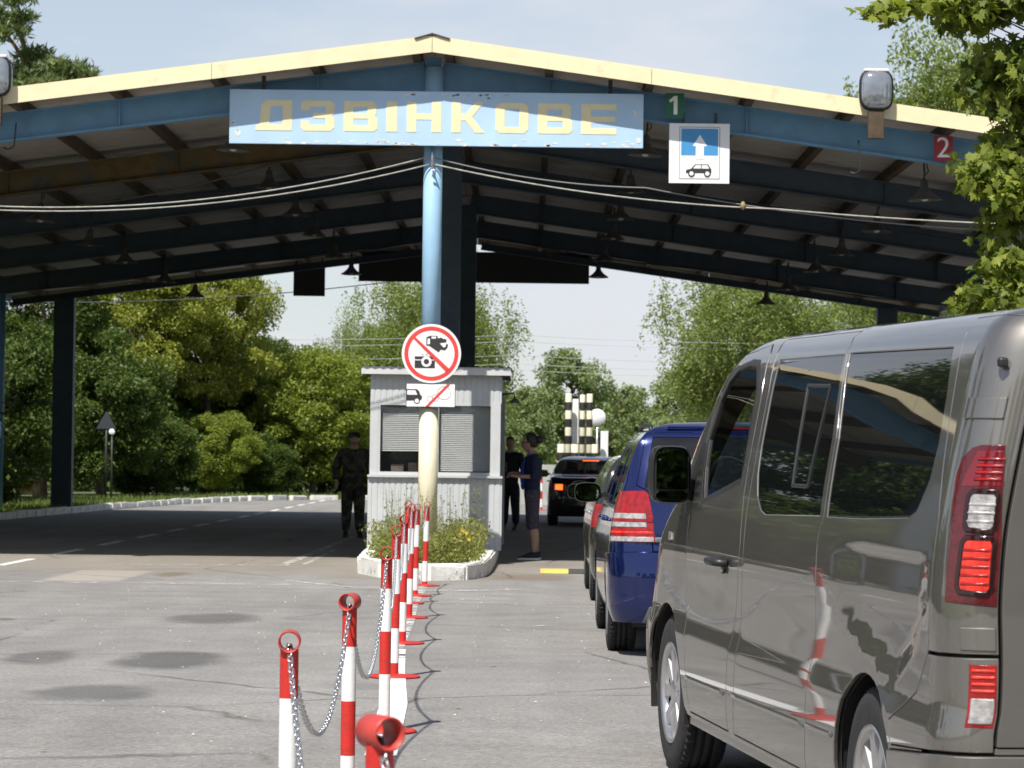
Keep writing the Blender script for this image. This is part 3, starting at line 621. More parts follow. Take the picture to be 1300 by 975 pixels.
for x0, x1 in ((-hw+.10, -.05), (.01, hw-.11)):
    f = P(lambda m: (m.box(((x0+x1)/2, .02, .98), (x1-x0, .04, .04)), m.box(((x0+x1)/2, .02, 1.88), (x1-x0, .04, .04)), m.box((x0+.015, .02, 1.43), (.03, .04, .86)), m.box((x1-.015, .02, 1.43), (.03, .04, .86))), 'window_frame', mat('window_frame_grey', (.50, .51, .51), .5))
    mb = MB(); mb.box(((x0+x1)/2, .022, 1.43), (x1-x0-.05, .006, .86)); mb.build('pane', PANE, f)
    zlo = 1.27 if x0 < -.2 else 1.02; mb = MB(); z = zlo
    while z < 1.84:
        w = x1-x0-.07; c = (x0+x1)/2; tl = .004*math.sin(z*40); mb.hexa([(c-w/2, .068, z-.004), (c+w/2, .068, z-.004+tl), (c+w/2, .082, z+.018+tl), (c-w/2, .082, z+.018), (c-w/2, .066, z-.002), (c+w/2, .066, z-.002+tl), (c+w/2, .080, z+.020+tl), (c-w/2, .080, z+.020)]); z += .024
    b = mb.build('blind_slats', mat('blind_grey', (.42, .44, .44), .5), f); b['kind'] = 'stuff'
P(lambda m: (m.box((-.5, .25, 1.05), (.16, .12, .10)), m.box((-.15, .25, 1.08), (.05, .05, .16)), m.box((-.30, .27, 1.06), (.12, .02, .12))), 'desk_items', mat('desk_items', (.16, .13, .12), .6, var=.5, vscale=8))
P(lambda m: m.box((0, .35, .98), (BW-.12, .5, .03)), 'desk', BOOTH)
P(lambda m: (ribbed(m, 0.0, BD, 0, 2.26, -hw, axis='Y'), m.box((-hw+.03, BD/2+.04, 1.13), (.05, BD-.1, 2.26))), 'side_wall', BOOTH)
P(lambda m: (m.box((hw-.03, .28, 1.13), (.05, .40, 2.26)), m.box((hw-.03, 1.95, 1.13), (.05, .9, 2.26)), m.box((hw-.03, .98, 2.17), (.05, 1.0, .18))), 'side_wall', BOOTH)
P(lambda m: m.box((0, BD, 1.13), (BW, .05, 2.26)), 'rear_wall', BOOTH)
d_ = P(lambda m: m.box((hw+.02, 1.28, 1.05), (.035, .55, 2.0)), 'door', mat('door_grey', (.24, .25, .26), .5)); mb = MB(); mb.tube([(hw+.06, 1.08, 1.0), (hw+.06, 1.08, 1.14)], .012, 8); mb.build('handle', DARKM, d_)
P(lambda m: m.box((0, BD/2, 2.285), (BW+.20, BD+.22, .05)), 'ceiling', DARKM)
P(lambda m: m.box((0, -.115, 2.305), (BW+.24, .02, .10)), 'roof_fascia', mat('roof_fascia_grey', (.55, .56, .57), .5, var=.05))
mb = MB(); n = 56; vs = []
for i in range(n+1):
    x = -(BW+.26)/2+(BW+.26)*i/n; z = 2.36+.012*math.sin(i*math.pi/1.5)
    for y in (-.15, BD+.12): vs.append((x, y, z+.02*(y > 0)))
mb.add(vs, [(2*i, 2*i+2, 2*i+3, 2*i+1) for i in range(n)], smooth=True); mb.build('corrugated_roof', mat('corrugated_grey', (.22, .21, .20), .8, var=.15), bt)
P(lambda m: (m.tube([(hw, .2, 2.02), (hw+.16, .2, 2.04), (hw+.17, .2, 1.96)], .014, 6), m.lathe([(.02, .04), (.07, -.01), (.06, -.02)], (hw+.17, .2, 1.93), n=12)), 'wall_lamp', DARKM)

# ================================================================== BOLLARDS AND CHAINS
def bollard_parts(h):
    """pipe post with red and white bands, round foot and an eye of pipe on top"""
    out_ = []; r = .0285
    mb = MB(); zs = [0.02]; n = 20
    bands = []; z = h-.024; k = 0; first_ = .150
    zt = z
    while zt > .02:
        l = first_ if k == 0 else .212; zb = max(.02, zt-l); bands.append((zb, zt, k % 2)); zt = zb; k += 1
    for zb, zt, c in bands: mb.lathe([(r, zb), (r, zt)], n=n, mi=c)
    out_.append(('post', mb.mesh('post', [RED, WHITE])))
    mb = MB(); mb.lathe([(0, .022), (.03, .024), (.158, .014), (.163, .010), (.163, .003), (0, .003)], n=36); out_.append(('foot_plate', mb.mesh('foot_plate', RED)))
    mb = MB(); mb.lathe([(.0320, -.042), (.0345, -.040), (.0345, .040), (.0320, .042), (.0285, .040), (.0285, -.040), (.0320, -.042)], (0, 0, h), 'Y', 28); out_.append(('ring', mb.mesh('ring', mat('red_paint_dusty', (.46, .05, .04), .45, var=.12, vscale=20))))
    mb = MB(); mb.tube([(0, 0, h-.032), (0, -.004, h-.020), (0, 0, h-.010)], .006, 6); out_.append(('eye', mb.mesh('eye', DARKM)))
    return out_
# X, Y, eye height above the ground, turn, lean
BOL = [(-.725, 8.95, .858, .05, .0), (-.69, 11.4, .83, -.25, .0), (-.285, 5.75, .908, .55, .0), (-.700, 14.5, .885, .0, .004), (-.81, 17.95, .90, .1, .006), (-.90, 21.2, .90, -.1, .006),
       (-.99, 24.6, .93, .1, .012), (-1.11, 27.0, .92, 0, .004), (-1.09, 28.5, .87, .1, .012), (-1.08, 30.8, .86, 0, .020), (.36, 77.5, .90, 0, 0), (-.66, 77.5, .90, 0, 0)]
LB = ['red and white chain bollard standing alone in the left foreground', 'second red and white bollard from the left, tall white band in front', 'nearest red bollard cut off by the lower photo edge', 'red and white bollard with broad foot right behind the nearest one',
      'red and white bollard standing on the broad white paint patch', 'red and white bollard, sixth along the chain line', 'red and white bollard, seventh along the chain line', 'red and white bollard half hidden behind the seventh one',
      'red and white bollard second from the flower bed kerb', 'last red and white bollard right in front of the flower bed', 'far red and white bollard between the woman and the sedan', 'far red and white bollard behind the booth corner']
eyes = []
for (X, Y, h, tz, lean), lb in zip(BOL, LB):
    t = thing('chain_bollard', lb, 'bollard', (X, Y, gz(Y)), (0, lean, tz), 'red and white bollards')
    for nm, me in bollard_parts(h): obj(nm, me, t)
    eyes.append(Vector((X+lean*h, Y, gz(Y)+h-.02)))
mb = MB(); k1, k2 = 12, 6                     # one chain link
vs = []
for i in range(k1):
    a = 2*math.pi*i/k1; cx = .0085*math.cos(a); cz = .0085*math.sin(a)+(.0105 if math.sin(a) >= 0 else -.0105)
    for j in range(k2):
        b = 2*math.pi*j/k2; vs.append((cx+.0032*math.cos(b)*math.cos(a), .0032*math.sin(b), cz+.0032*math.cos(b)*math.sin(a)))
lf = [(i*k2+j, ((i+1) % k1)*k2+j, ((i+1) % k1)*k2+(j+1) % k2, i*k2+(j+1) % k2) for i in range(k1) for j in range(k2)]
lv = np.array(vs)
def chain(a, b, sag, label):
    """hanging chain of interlocked links"""
    n = 200; pts = []
    for i in range(n+1):
        q = i/n; p = a.lerp(b, q); p.z -= sag*4*q*(1-q); pts.append(p)
    mb = MB(); acc = 0; step = .0315; flip = 0; cur = 0
    for i in range(n):
        seg = (pts[i+1]-pts[i]); l = seg.length
        while cur <= acc+l:
            p = pts[i]+seg*((cur-acc)/l); d = seg.normalized(); s = d.cross(Vector((0, 0, 1)))
            s = s.normalized() if s.length > 1e-4 else Vector((1, 0, 0)); u = s.cross(d)
            ang = math.pi/2*flip+.55; s2 = s*math.cos(ang)+u*math.sin(ang); u2 = s2.cross(d)
            M = np.array([s2, u2, d]); mb.add([tuple(q_) for q_ in lv@M+np.array(p)], lf, smooth=True); flip ^= 1; cur += step
        acc += l
    o = mb.build('chain', GALV); tag(o, label, 'chain', 'chains between the bollards')
chain(eyes[0], eyes[1], .37, 'steel chain sagging between the two left foreground bollards')
chain(eyes[1], eyes[3], .42, 'steel chain from the second bollard to the one on its right')
chain(eyes[0], eyes[2], .46, 'steel chain hanging down from the leftmost foreground bollard')
chain(eyes[2], Vector((.28, 3.6, .74)), .40, 'thick steel chain hanging from the nearest bollard')
od = ('fourth', 'fifth', 'sixth', 'seventh', 'eighth', 'ninth')
for k in range(3, 9): chain(eyes[k], eyes[k+1], .36 if k < 6 else .22, 'steel chain running on from the %s bollard of the line' % od[k-3])

# ================================================================== PLANTS
def fast_mesh(name, V, F4, tint, m):
    me = bpy.data.meshes.new(name); nv, nf = len(V), len(F4); me.vertices.add(nv); me.vertices.foreach_set('co', np.asarray(V, np.float32).ravel())
    k = F4.shape[1]; me.loops.add(nf*k); me.loops.foreach_set('vertex_index', F4.astype(np.int32).ravel()); me.polygons.add(nf)
    me.polygons.foreach_set('loop_start', np.arange(nf, dtype=np.int32)*k); me.polygons.foreach_set('loop_total', np.full(nf, k, np.int32))
    at = me.attributes.new('tint', 'FLOAT', 'POINT'); at.data.foreach_set('value', np.asarray(tint, np.float32)); me.update(calc_edges=True); me.materials.append(m); return me
def leaves(name, C, size, m, rng, droop=0., upb=.35, asp=.55, fold=.25):
    """one folded leaf blade at each point of C"""
    n = len(C); d = rng.normal(size=(n, 3)); d[:, 2] -= droop; d /= np.linalg.norm(d, axis=1)[:, None]
    nn_ = rng.normal(size=(n, 3)); nn_[:, 2] += upb*2; s = np.cross(d, nn_); s /= np.linalg.norm(s, axis=1)[:, None]+1e-9; up = np.cross(s, d)
    sz = size*rng.uniform(.6, 1.35, n)[:, None]
    V = np.stack([C, C+d*sz*.5+s*sz*asp*.5+up*sz*fold*.3, C+d*sz, C+d*sz*.5-s*sz*asp*.5+up*sz*fold*.3], 1).reshape(-1, 3)
    F = np.arange(4*n).reshape(-1, 4); t = np.repeat(np.clip(rng.normal(.5, .22, n), 0, 1), 4); return fast_mesh(name, V, F, t, m)
LM = {'maple': leafmat('maple_leaf', (.11, .15, .025), (.43, .44, .085), .44), 'bush': leafmat('bush_leaf', (.09, .145, .024), (.39, .43, .085), .45), 'birch': leafmat('birch_leaf', (.11, .16, .045), (.33, .38, .12), .45),
      'pine': leafmat('pine_needles', (.07, .11, .04), (.22, .27, .10), .3), 'far': leafmat('hazy_leaf', (.13, .18, .075), (.30, .36, .16), .38), 'dark': leafmat('shaded_leaf', (.036, .070, .016), (.135, .185, .038), .38), 'weed': leafmat('weed_leaf', (.11, .14, .03), (.38, .38, .12), .38)}  # far leaves paled for distance haze, dark leaves darkened for the left trees' shade
BARK = mat('bark_brown', (.085, .065, .05), .9, var=.3, vscale=6, bump=.8, bscale=14); BIRCH = mat('bark_birch', (.50, .48, .44), .8, var=.15, dirt=(.05, .045, .04), dscale=5, dlo=.55, dhi=.6); PINEB = mat('bark_pine', (.21, .11, .055), .9, var=.3, vscale=5, bump=.8)
def crown_points(rng, c, r, nb, n, br=.34, shell=.55, flat=1.):
    """clumpy cloud of points inside an ellipsoid; returns points and clump centres"""
    B = rng.normal(size=(nb, 3)); B /= np.linalg.norm(B, axis=1)[:, None]; B *= (shell+(1-shell)*rng.random((nb, 1)))*.82; B = B*r+c
    rad_ = br*rng.uniform(.6, 1.25, nb); k = rng.integers(0, nb, n); q = rng.normal(size=(n, 3)); q /= np.linalg.norm(q, axis=1)[:, None]
    q *= (rng.random((n, 1))**.45)*rad_[k][:, None]*np.mean(r); q[:, 2] *= .7*flat; return B[k]+q, B
def tree_mesh(kind, seed, h, cz, r, nb, n, size, trunk_r, br=.34, droop=0., cz0=None, twigs=True):
    """crown and trunk meshes of one tree, base at the origin"""
    rng = np.random.default_rng(seed); c = np.array([0, 0, cz]); r = np.array(r)
    if kind == 'birch':                      # hanging sprays
        P_, B = crown_points(rng, c, r, nb, n//14, br, .45); out_ = []
        ln = rng.uniform(.5, 1.7, len(P_)); j = np.arange(14)/14.
        dx = rng.normal(0, .10, (len(P_), 2))
        Q = P_[:, None, :]+np.zeros((1, 14, 1)); Q = Q+0; Q[:, :, 2] -= ln[:, None]*j[None]; Q[:, :, 0] += dx[:, None, 0]*j*2; Q[:, :, 1] += dx[:, None, 1]*j*2; C_ = Q.reshape(-1, 3)+rng.normal(0, .05, (len(P_)*14, 3)); C_ = C_[C_[:, 2] > .3]
        cm = leaves('crown', C_, size, LM['birch'], rng, 1.0, .2); bark = BIRCH
    elif kind == 'pine':
        P_, B = crown_points(rng, c, r, nb, n, br, .3, .55); cm = leaves('crown', P_, size, LM['pine'], rng, -.3, .2, .22); bark = PINEB
    else:
        P_, B = crown_points(rng, c, r, nb, n, br, .5); P_ = P_[P_[:, 2] > .15]; cm = leaves('crown', P_, size, LM[kind], rng, .25, .5); bark = BARK
    mb = MB(); top = cz+r[2]*.55; pts = [(rng.normal(0, .012)*h*i/6, rng.normal(0, .012)*h*i/6, -.1+top*i/6) for i in range(7)]
    mb.tube(pts, [trunk_r*(1.25 if i == 0 else 1-.82*i/6) for i in range(7)], 10)
    for b in B[:min(len(B), 26)]:
        z0 = max(.12*h, min(top*.9, b[2]-.35*np.linalg.norm(b[:2])-.3)); q = z0/max(top, .1)*6; i = int(min(5, q)); p0 = Vector(pts[i]).lerp(Vector(pts[i+1]), q-i); e = Vector(b); md = p0.lerp(e, .5)+Vector((0, 0, .12*(e-p0).length))
        mb.tube([p0, md, e], [trunk_r*.38, trunk_r*.22, trunk_r*.06], 6)
    return cm, mb.mesh('trunk', bark)
def tree(nm, label, ms, loc, rz=0., sc=1., group=None, cat='tree'):
    t = thing(nm, label, cat, loc, (0, 0, rz), group); t.scale = (sc, sc, sc) if not isinstance(sc, tuple) else sc
    obj('crown', ms[0], t); obj('trunk', ms[1], t); return t
bushA = tree_mesh('bush', 1, 6, 2.9, (2.6, 2.4, 2.9), 150, 56000, .115, .12, .19)
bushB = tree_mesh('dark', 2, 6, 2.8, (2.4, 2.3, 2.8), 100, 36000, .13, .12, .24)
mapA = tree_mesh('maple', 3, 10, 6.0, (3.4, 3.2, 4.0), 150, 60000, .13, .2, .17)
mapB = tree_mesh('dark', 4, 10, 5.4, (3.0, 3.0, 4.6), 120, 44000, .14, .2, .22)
birA = tree_mesh('birch', 5, 11, 6.6, (4.0, 3.2, 4.3), 90, 70000, .115, .18, .25)
birB = tree_mesh('birch', 6, 13, 8.6, (3.6, 3.2, 5.0), 90, 70000, .115, .18, .25)
pinA = tree_mesh('pine', 7, 19, 12.5, (3.4, 3.2, 6.6), 90, 34000, .30, .26, .17)
farA = tree_mesh('far', 8, 9, 4.7, (3.6, 3.0, 4.2), 70, 15000, .26, .2, .26)
farB = tree_mesh('far', 9, 8, 4.0, (3.0, 3.0, 3.8), 60, 13000, .26, .2, .27)
G1 = 'trees behind the left kerb'
tree('leafy_shrub', 'rounded bright green shrub left of the booth', bushA, (-7.2, 97.5, 0), 0, 1.0, G1, 'shrub')
tree('leafy_shrub', 'low leafy shrub drooping over the kerb bend', bushA, (-9.9, 93.6, 0), 2.1, (.62, .62, .55), G1, 'shrub')
tree('leafy_shrub', 'green shrub touching the guard booth roof line from behind', bushA, (-5.2, 101.5, 0), 4.0, (.95, .95, .90), G1, 'shrub')
tree('leafy_shrub', 'dark shrub under the hanging lane sign back', bushB, (-8.9, 101, 0), 1.0, 1.05, G1, 'shrub')
tree('maple_tree', 'yellowish green maple left of the sky gap', mapA, (-10.6, 96.0, 0), .6, (.85, .85, .96), G1)
tree('shaded_tree', 'tree with shade darkened leaves at the far left under the canopy', mapB, (-14.4, 86.0, 0), 0, .95, G1)
tree('maple_tree', 'yellowish green tree right beside the left dark column', mapA, (-12.6, 93.5, 0), 2.2, .95, G1)
tree('leafy_shrub', 'dark shrub behind the triangular traffic sign', bushB, (-12.4, 84.5, 0), 3.0, .95, G1, 'shrub')
tree('leafy_shrub', 'dark shrub at the left photo edge beyond the kerb', bushB, (-13.6, 75.0, 0), .5, .95, G1, 'shrub')
tree('pine_tree', 'tall pine rising above the left canopy slope', pinA, (-17.2, 100, 0), 0, 1.02, G1)
tree('pine_tree', 'pine with a reddish trunk behind the left column', pinA, (-13.6, 99, 0), 2.0, .72, G1)
tree('weeping_birch', 'weeping birch right behind the booth and column', birA, (-3.9, 124, 0), 0, (1.12, 1.1, 1.0))
tree('weeping_birch', 'smaller weeping birch at the left edge of the centre group', birA, (-7.4, 133, 0), 1.9, .82)
tree('weeping_birch', 'wide weeping birch behind the blue car and the van', birA, (8.6, 112, 0), 3.3, (1.15, 1.1, 1.03))
tree('weeping_birch', 'weeping birch behind the van roof towards the right edge', birB, (14.0, 118, 0), 1.0, .80)
tree('weeping_birch', 'birch crown rising over the right canopy slope', birB, (12.0, 84, 0), .4, 1.12)
G2 = 'far trees on the horizon'
rr = random.Random(12)
far_at = [(2.6, 186, 1.0, 0), (6.0, 190, .92, 1), (4.4, 172, .62, 1), (9.0, 176, .8, 0), (-.6, 180, .82, 1), (12.5, 170, .9, 0), (16.5, 175, .95, 1), (-5, 185, .95, 0), (-11, 180, 1., 1), (-17, 185, 1.05, 0), (-24, 180, 1.1, 1), (21.5, 180, 1, 0), (27, 170, 1.1, 1), (-31, 170, 1.2, 0), (34, 165, 1.2, 0), (6.8, 138, .50, 1)]
FL = ['far tree straight above the black and yellow posts', 'far tree just right of the striped posts', 'low far tree between the posts and the birch', 'far tree behind the wide birch', 'far tree left of the striped posts above the woman',
      'far tree behind the wide birch, second', 'far tree behind the van roof', 'far tree behind the booth roof', 'far tree behind the shrubs left of the booth', 'far tree behind the left maple', 'far tree behind the left dark trees', 'far tree behind the van windows', 'far tree beyond the right photo edge', 'far tree beyond the left photo edge', 'farthest right tree beyond the photo edge', 'pale low bush right of the white round sign']
for (x, y_, s_, k), lb in zip(far_at, FL): tree('far_tree', lb, (farA, farB)[k], (x, y_, 0), rr.uniform(0, 6), s_*rr.uniform(.95, 1.05), G2)
# a wood beyond that reads as one mass
rng = np.random.default_rng(77); n = 52000; X_ = rng.uniform(-90, 110, n); Z_ = rng.random(n)**.8*(5.2+1.4*np.sin(X_*.35)+1.0*np.sin(X_*.9+1)); Y_ = rng.uniform(235, 250, n)
tag(obj('far_wood', leaves('far_wood', np.stack([X_, Y_, Z_], 1), .75, LM['far'], rng, .2, .5)), 'far green wood closing the horizon behind the trees', 'wood', kind='stuff')
# trees standing to the left of the yard (seen in the van's windows)
for k, (x, y_, ms, s_) in enumerate([(-16, 62, mapB, 1.0), (-17, 50, pinA, .8), (-18, 38, mapA, 1.0), (-20, 26, pinA, .75), (-17, 15, mapB, .9), (-15.5, 70, bushB, 1.1), (-20, 57, mapB, 1.3), (-22.5, 66, mapB, 1.35), (-18.5, 74, mapB, 1.2), (-25, 60, mapB, 1.4)]):
    tree('roadside_tree', 'roadside tree left of the yard, out of view, %s' % ('dark one by the canopy', 'pine by the canopy', 'maple before the canopy', 'nearer pine', 'nearest dark one', 'shrub by the kerb', 'tall dark one by the canopy', 'tall dark one farther back', 'tall dark one at canopy end', 'tallest dark one')[k], ms, (x, y_, 0), k*1.3, s_, 'trees left of the yard')

# low undergrowth closing the gaps below the crowns
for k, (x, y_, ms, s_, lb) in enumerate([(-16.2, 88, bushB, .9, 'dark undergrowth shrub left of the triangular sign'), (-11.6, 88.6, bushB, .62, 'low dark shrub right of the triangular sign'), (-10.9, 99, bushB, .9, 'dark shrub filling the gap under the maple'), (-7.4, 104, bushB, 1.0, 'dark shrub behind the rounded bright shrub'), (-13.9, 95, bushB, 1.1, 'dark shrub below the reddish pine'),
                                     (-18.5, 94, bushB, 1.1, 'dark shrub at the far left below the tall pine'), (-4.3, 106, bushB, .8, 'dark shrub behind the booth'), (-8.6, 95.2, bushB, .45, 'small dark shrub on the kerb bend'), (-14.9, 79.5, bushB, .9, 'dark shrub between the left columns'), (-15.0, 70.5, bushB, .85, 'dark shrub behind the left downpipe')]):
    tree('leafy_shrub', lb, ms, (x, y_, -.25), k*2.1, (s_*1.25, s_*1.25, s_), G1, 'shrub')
for k, (x, y_, ms, s_, lb) in enumerate([(-13, -22, mapB, 1.1, 'leftmost'), (-7, -26, birB, .9, 'second from left'), (-1, -28, mapA, 1.1, 'third from left'), (5, -26, mapB, 1.0, 'fourth from left'), (11, -24, birB, 1.0, 'fifth from left'), (17, -20, mapB, 1.1, 'rightmost'), (-17, -10, mapA, 1.0, 'nearest on the left'), (19, -6, mapB, 1.0, 'nearest on the right')]):
    tree('roadside_tree', 'tree behind the photographer seen only in mirrors and paint, '+lb, ms, (x, y_, -.1), k*1.7, s_, 'trees behind the camera')

# hedge along the left side of the yard, and a hedge behind (they show in paint and glass); trees added at right to block low sky
for k in range(9):
    tree('leafy_shrub', 'dark hedge shrub left of the yard outside the photo, %s from the canopy' % ('first', 'second', 'third', 'fourth', 'fifth', 'sixth', 'seventh', 'eighth', 'ninth')[k], bushB, (-13.6-.5*math.sin(k*2), 64-k*5.6, -1.0), k*1.1, (1.25, 1.25, .85+.1*math.sin(k)), 'hedge left of the yard', 'shrub')
for k, (x, y_, ms, s_) in enumerate([(15.5, 24, mapB, 1.0), (17, 34, mapA, 1.0), (16, 44, mapB, 1.05), (17.5, 54, birB, 1.0), (16.5, 64, mapB, 1.0), (15, 74, mapA, .9), (14, 12, mapB, 1.0)]):
    tree('roadside_tree', 'added tree right of the yard outside the photo, %s' % ('second from the camera', 'third from the camera', 'fourth from the camera', 'fifth from the camera', 'sixth from the camera', 'farthest from the camera', 'nearest to the camera')[k], ms, (x, y_, 0), k*1.9, s_, 'trees right of the yard')
for k in range(7):
    tree('leafy_shrub', 'hedge shrub behind the photographer, %s from the left' % ('first', 'second', 'third', 'fourth', 'fifth', 'sixth', 'seventh')[k], bushB, (-15+k*5, -21-2*math.sin(k), -1.3), k*1.4, (1.35, 1.2, .95), 'hedge behind the camera', 'shrub')

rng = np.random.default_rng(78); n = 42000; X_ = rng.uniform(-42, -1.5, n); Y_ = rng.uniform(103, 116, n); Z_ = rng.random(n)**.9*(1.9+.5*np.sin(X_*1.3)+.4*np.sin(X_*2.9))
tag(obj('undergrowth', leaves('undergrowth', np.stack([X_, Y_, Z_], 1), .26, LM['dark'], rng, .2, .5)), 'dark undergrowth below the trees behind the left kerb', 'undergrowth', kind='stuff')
# near maple on the right: lobed leaves
def maple_leaf_mesh():
    half = [(0, 0), (.12, .05), (.42, -.08), (.34, .12), (.56, .30), (.36, .36), (.40, .58), (.20, .52), (.12, .74), (0, 1.0)]
    poly = half+[(-x, y) for x, y in half[-2:0:-1]]; vs = [(x, y, -.25*abs(x)**1.3+.06*math.sin(y*5)) for x, y in poly]+[(0, .4, .03)]
    n = len(poly); return vs, [(i, (i+1) % n, n) for i in range(n)]
mlv, mlf = maple_leaf_mesh(); mlv = np.array(mlv); mlf = np.array(mlf)
def maple_crown(name, C, size, m, rng):
    n = len(C); k = len(mlv); d = rng.normal(size=(n, 3)); d[:, 2] -= .9; d /= np.linalg.norm(d, axis=1)[:, None]; u = rng.normal(size=(n, 3)); u[:, 2] += .8; u[:, 1] -= .5
    s = np.cross(d, u); s /= np.linalg.norm(s, axis=1)[:, None]; w = np.cross(s, d); sz = size*rng.uniform(.6, 1.25, n)
    V = C[:, None, :]+sz[:, None, None]*(mlv[None, :, 0:1]*s[:, None, :]+mlv[None, :, 1:2]*d[:, None, :]+mlv[None, :, 2:3]*w[:, None, :])
    F = (mlf[None]+(np.arange(n)*k)[:, None, None]).reshape(-1, 3); t = np.repeat(np.clip(rng.normal(.5, .25, n), 0, 1), k); return fast_mesh(name, V.reshape(-1, 3), F, t, m)
rng = np.random.default_rng(21)
mt = thing('near_maple_tree', 'nearby maple hanging its leaves into the upper right corner', 'tree', (5.98, 27.5, 0), (0, 0, 0))
subs = [((-1.30, 0, 3.05), (.72, .8, .80), 34, 1900), ((-1.42, .1, 4.05), (.62, .8, .70), 30, 1700), ((-1.40, 0, 5.0), (.70, .9, .60), 30, 1700), ((-1.8, -.2, 5.75), (.85, .7, .42), 30, 1500), ((-2.62, -.1, 5.62), (.52, .5, .13), 9, 170), ((0, 0, 4.6), (1.6, 1.6, 2.0), 60, 2600), ((-.6, 0, 2.55), (.9, .9, .65), 28, 1500)]
allp = []; cl = []
for c, r, nb, n in subs:
    p, b = crown_points(rng, np.array(c), np.array(r), nb, n, .36, .35); allp.append(p); cl.append(b)
allp = np.concatenate(allp)
nearest = np.argsort(allp[:, 0]+allp[:, 1]*.2)[:300]; mask = np.ones(len(allp), bool); mask[nearest] = False
LM['near'] = leafmat('near_maple_leaf', (.050, .090, .016), (.29, .33, .055), .42)
oc = obj('crown', maple_crown('crown', allp[mask], .108, LM['near'], rng), mt); oc['kind'] = 'stuff'
proto = []
for k in range(6): proto.append(maple_crown('leaf', np.zeros((1, 3)), .112, LM['near'], np.random.default_rng(100+k)))
for i in nearest: obj('leaf', proto[int(rng.integers(6))], mt, tuple(allp[i]), (rng.normal(0, .4), rng.normal(0, .4), rng.uniform(-.8, .8)))
mb = MB(); mb.tube([(0, 0, -.1), (.05, 0, 1.5), (0, .05, 3.2), (-.05, 0, 5.2), (0, 0, 6.4)], [.19, .15, .13, .08, .03], 12)
for b in np.concatenate(cl):
    if rng.random() < .42 and b[0] > -2.0:
        z0 = max(1.7, b[2]-.5*np.hypot(b[0], b[1])-.2); e = Vector(b); p0 = Vector((0, 0, min(5.8, z0))); mb.tube([p0, p0.lerp(e, .5)+Vector((0, 0, .2)), e], [.028, .014, .004], 6)
mb.build('trunk', BARK, mt)

# flower bed weeds, single flowering plants, grass verge
rng = np.random.default_rng(31); C_ = []
def bed_pt():
    while True:
        y_ = rng.uniform(32.7, 37.2); l = -1.85 if y_ > 34 else -1.85+.75*(34-y_)/1.7; r_ = -.55 if y_ > 33.4 else -.75
        x = rng.uniform(l, r_); return x, y_
for i in range(900):
    x, y_ = bed_pt(); hh = rng.uniform(.12, .50)*(1.0 if abs(x+1.2) > .25 else .8); k = int(hh*60)
    q = np.linspace(0, 1, k)[:, None]; tip = np.array([rng.normal(0, .09), rng.normal(0, .09), hh]); C_.append(np.array([x, y_, .12])+q*tip+rng.normal(0, .018, (k, 3)))
wd = leaves('weeds', np.concatenate(C_), .052, LM['weed'], rng, -.5, .2, .38); tag(obj('weeds', wd), 'tangled green weeds filling the flower bed', 'weeds', kind='stuff')
STALK = mat('dry_stalk', (.20, .19, .12), .9); mb = MB(); C_ = []
for i in range(70):
    x, y_ = bed_pt(); hh = rng.uniform(.5, 1.0); dx = rng.normal(0, .05); mb.tube([(x, y_, .1), (x+dx*.4, y_, .1+hh*.5), (x+dx, y_, .1+hh)], [.004, .003, .0015], 4, cap=False)
    k = 14; q = rng.uniform(.55, 1, k)[:, None]; C_.append(np.array([x, y_, .1])+q*np.array([dx, 0, hh])+rng.normal(0, .012, (k, 3)))
tag(mb.build('dry_stalks', STALK), 'thin dry stalks sticking up out of the flower bed', 'stalks', kind='stuff')
tag(obj('seed_heads', leaves('seed_heads', np.concatenate(C_), .03, LM['weed'], rng)), 'fine seed heads on the dry stalks', 'seed heads', kind='stuff')
PET = mat('yellow_petal', (.80, .52, .03), .6)
for i, (x, y_, z_) in enumerate([(-.74, 33.5, .50), (-.80, 33.9, .42), (-.70, 33.9, .44)]):
    t = thing('yellow_flower', ('yellow flower standing highest at the right bed end', 'yellow flower leaning left at the right bed end', 'yellow flower closest to the booth corner', 'low orange yellow flower left of the others', 'low yellow flower under the highest one')[i], 'flower', (x, y_, .12), group='yellow flowers in the bed')
    mb = MB(); mb.tube([(0, 0, 0), (.01, 0, z_*.6), (0, -.01, z_-.12)], .004, 5); mb.build('stem', LM['weed'], t)
    for k in range(3):
        a = k*1.7+i; mb = MB(); dx, dz = .035*math.cos(a), .03*math.sin(a); zz = z_-.12+dz
        for j in range(7):
            b = 2*math.pi*j/7; mb.add([(dx, -.01, zz), (dx+.019*math.cos(b-.35), -.016, zz+.019*math.sin(b-.35)), (dx+.026*math.cos(b), -.02, zz+.026*math.sin(b)), (dx+.019*math.cos(b+.35), -.016, zz+.019*math.sin(b+.35))], [(0, 1, 2, 3)])
        mb.build('blossom', PET, t)
GR = leafmat('grass_blade', (.06, .10, .02), (.20, .26, .06), .3); n = 26000
Y_ = rng.uniform(56, 96, n); X_ = np.array([kx(v) for v in Y_])-.15-rng.random(n)**1.5*4.0
tag(obj('grass', leaves('grass', np.stack([X_, Y_, np.zeros(n)], 1), .20, GR, rng, -1.6, 0, .10)), 'rough grass verge behind the left kerb', 'grass', kind='stuff')
n = 9000; X_ = rng.uniform(-5, 9, n); Y_ = rng.uniform(96.5, 104, n); tag(obj('grass', leaves('grass', np.stack([X_, Y_, np.zeros(n)], 1), .28, GR, rng, -1.6, 0, .10)), 'rough grass verge beyond the far yard edge', 'grass', kind='stuff')
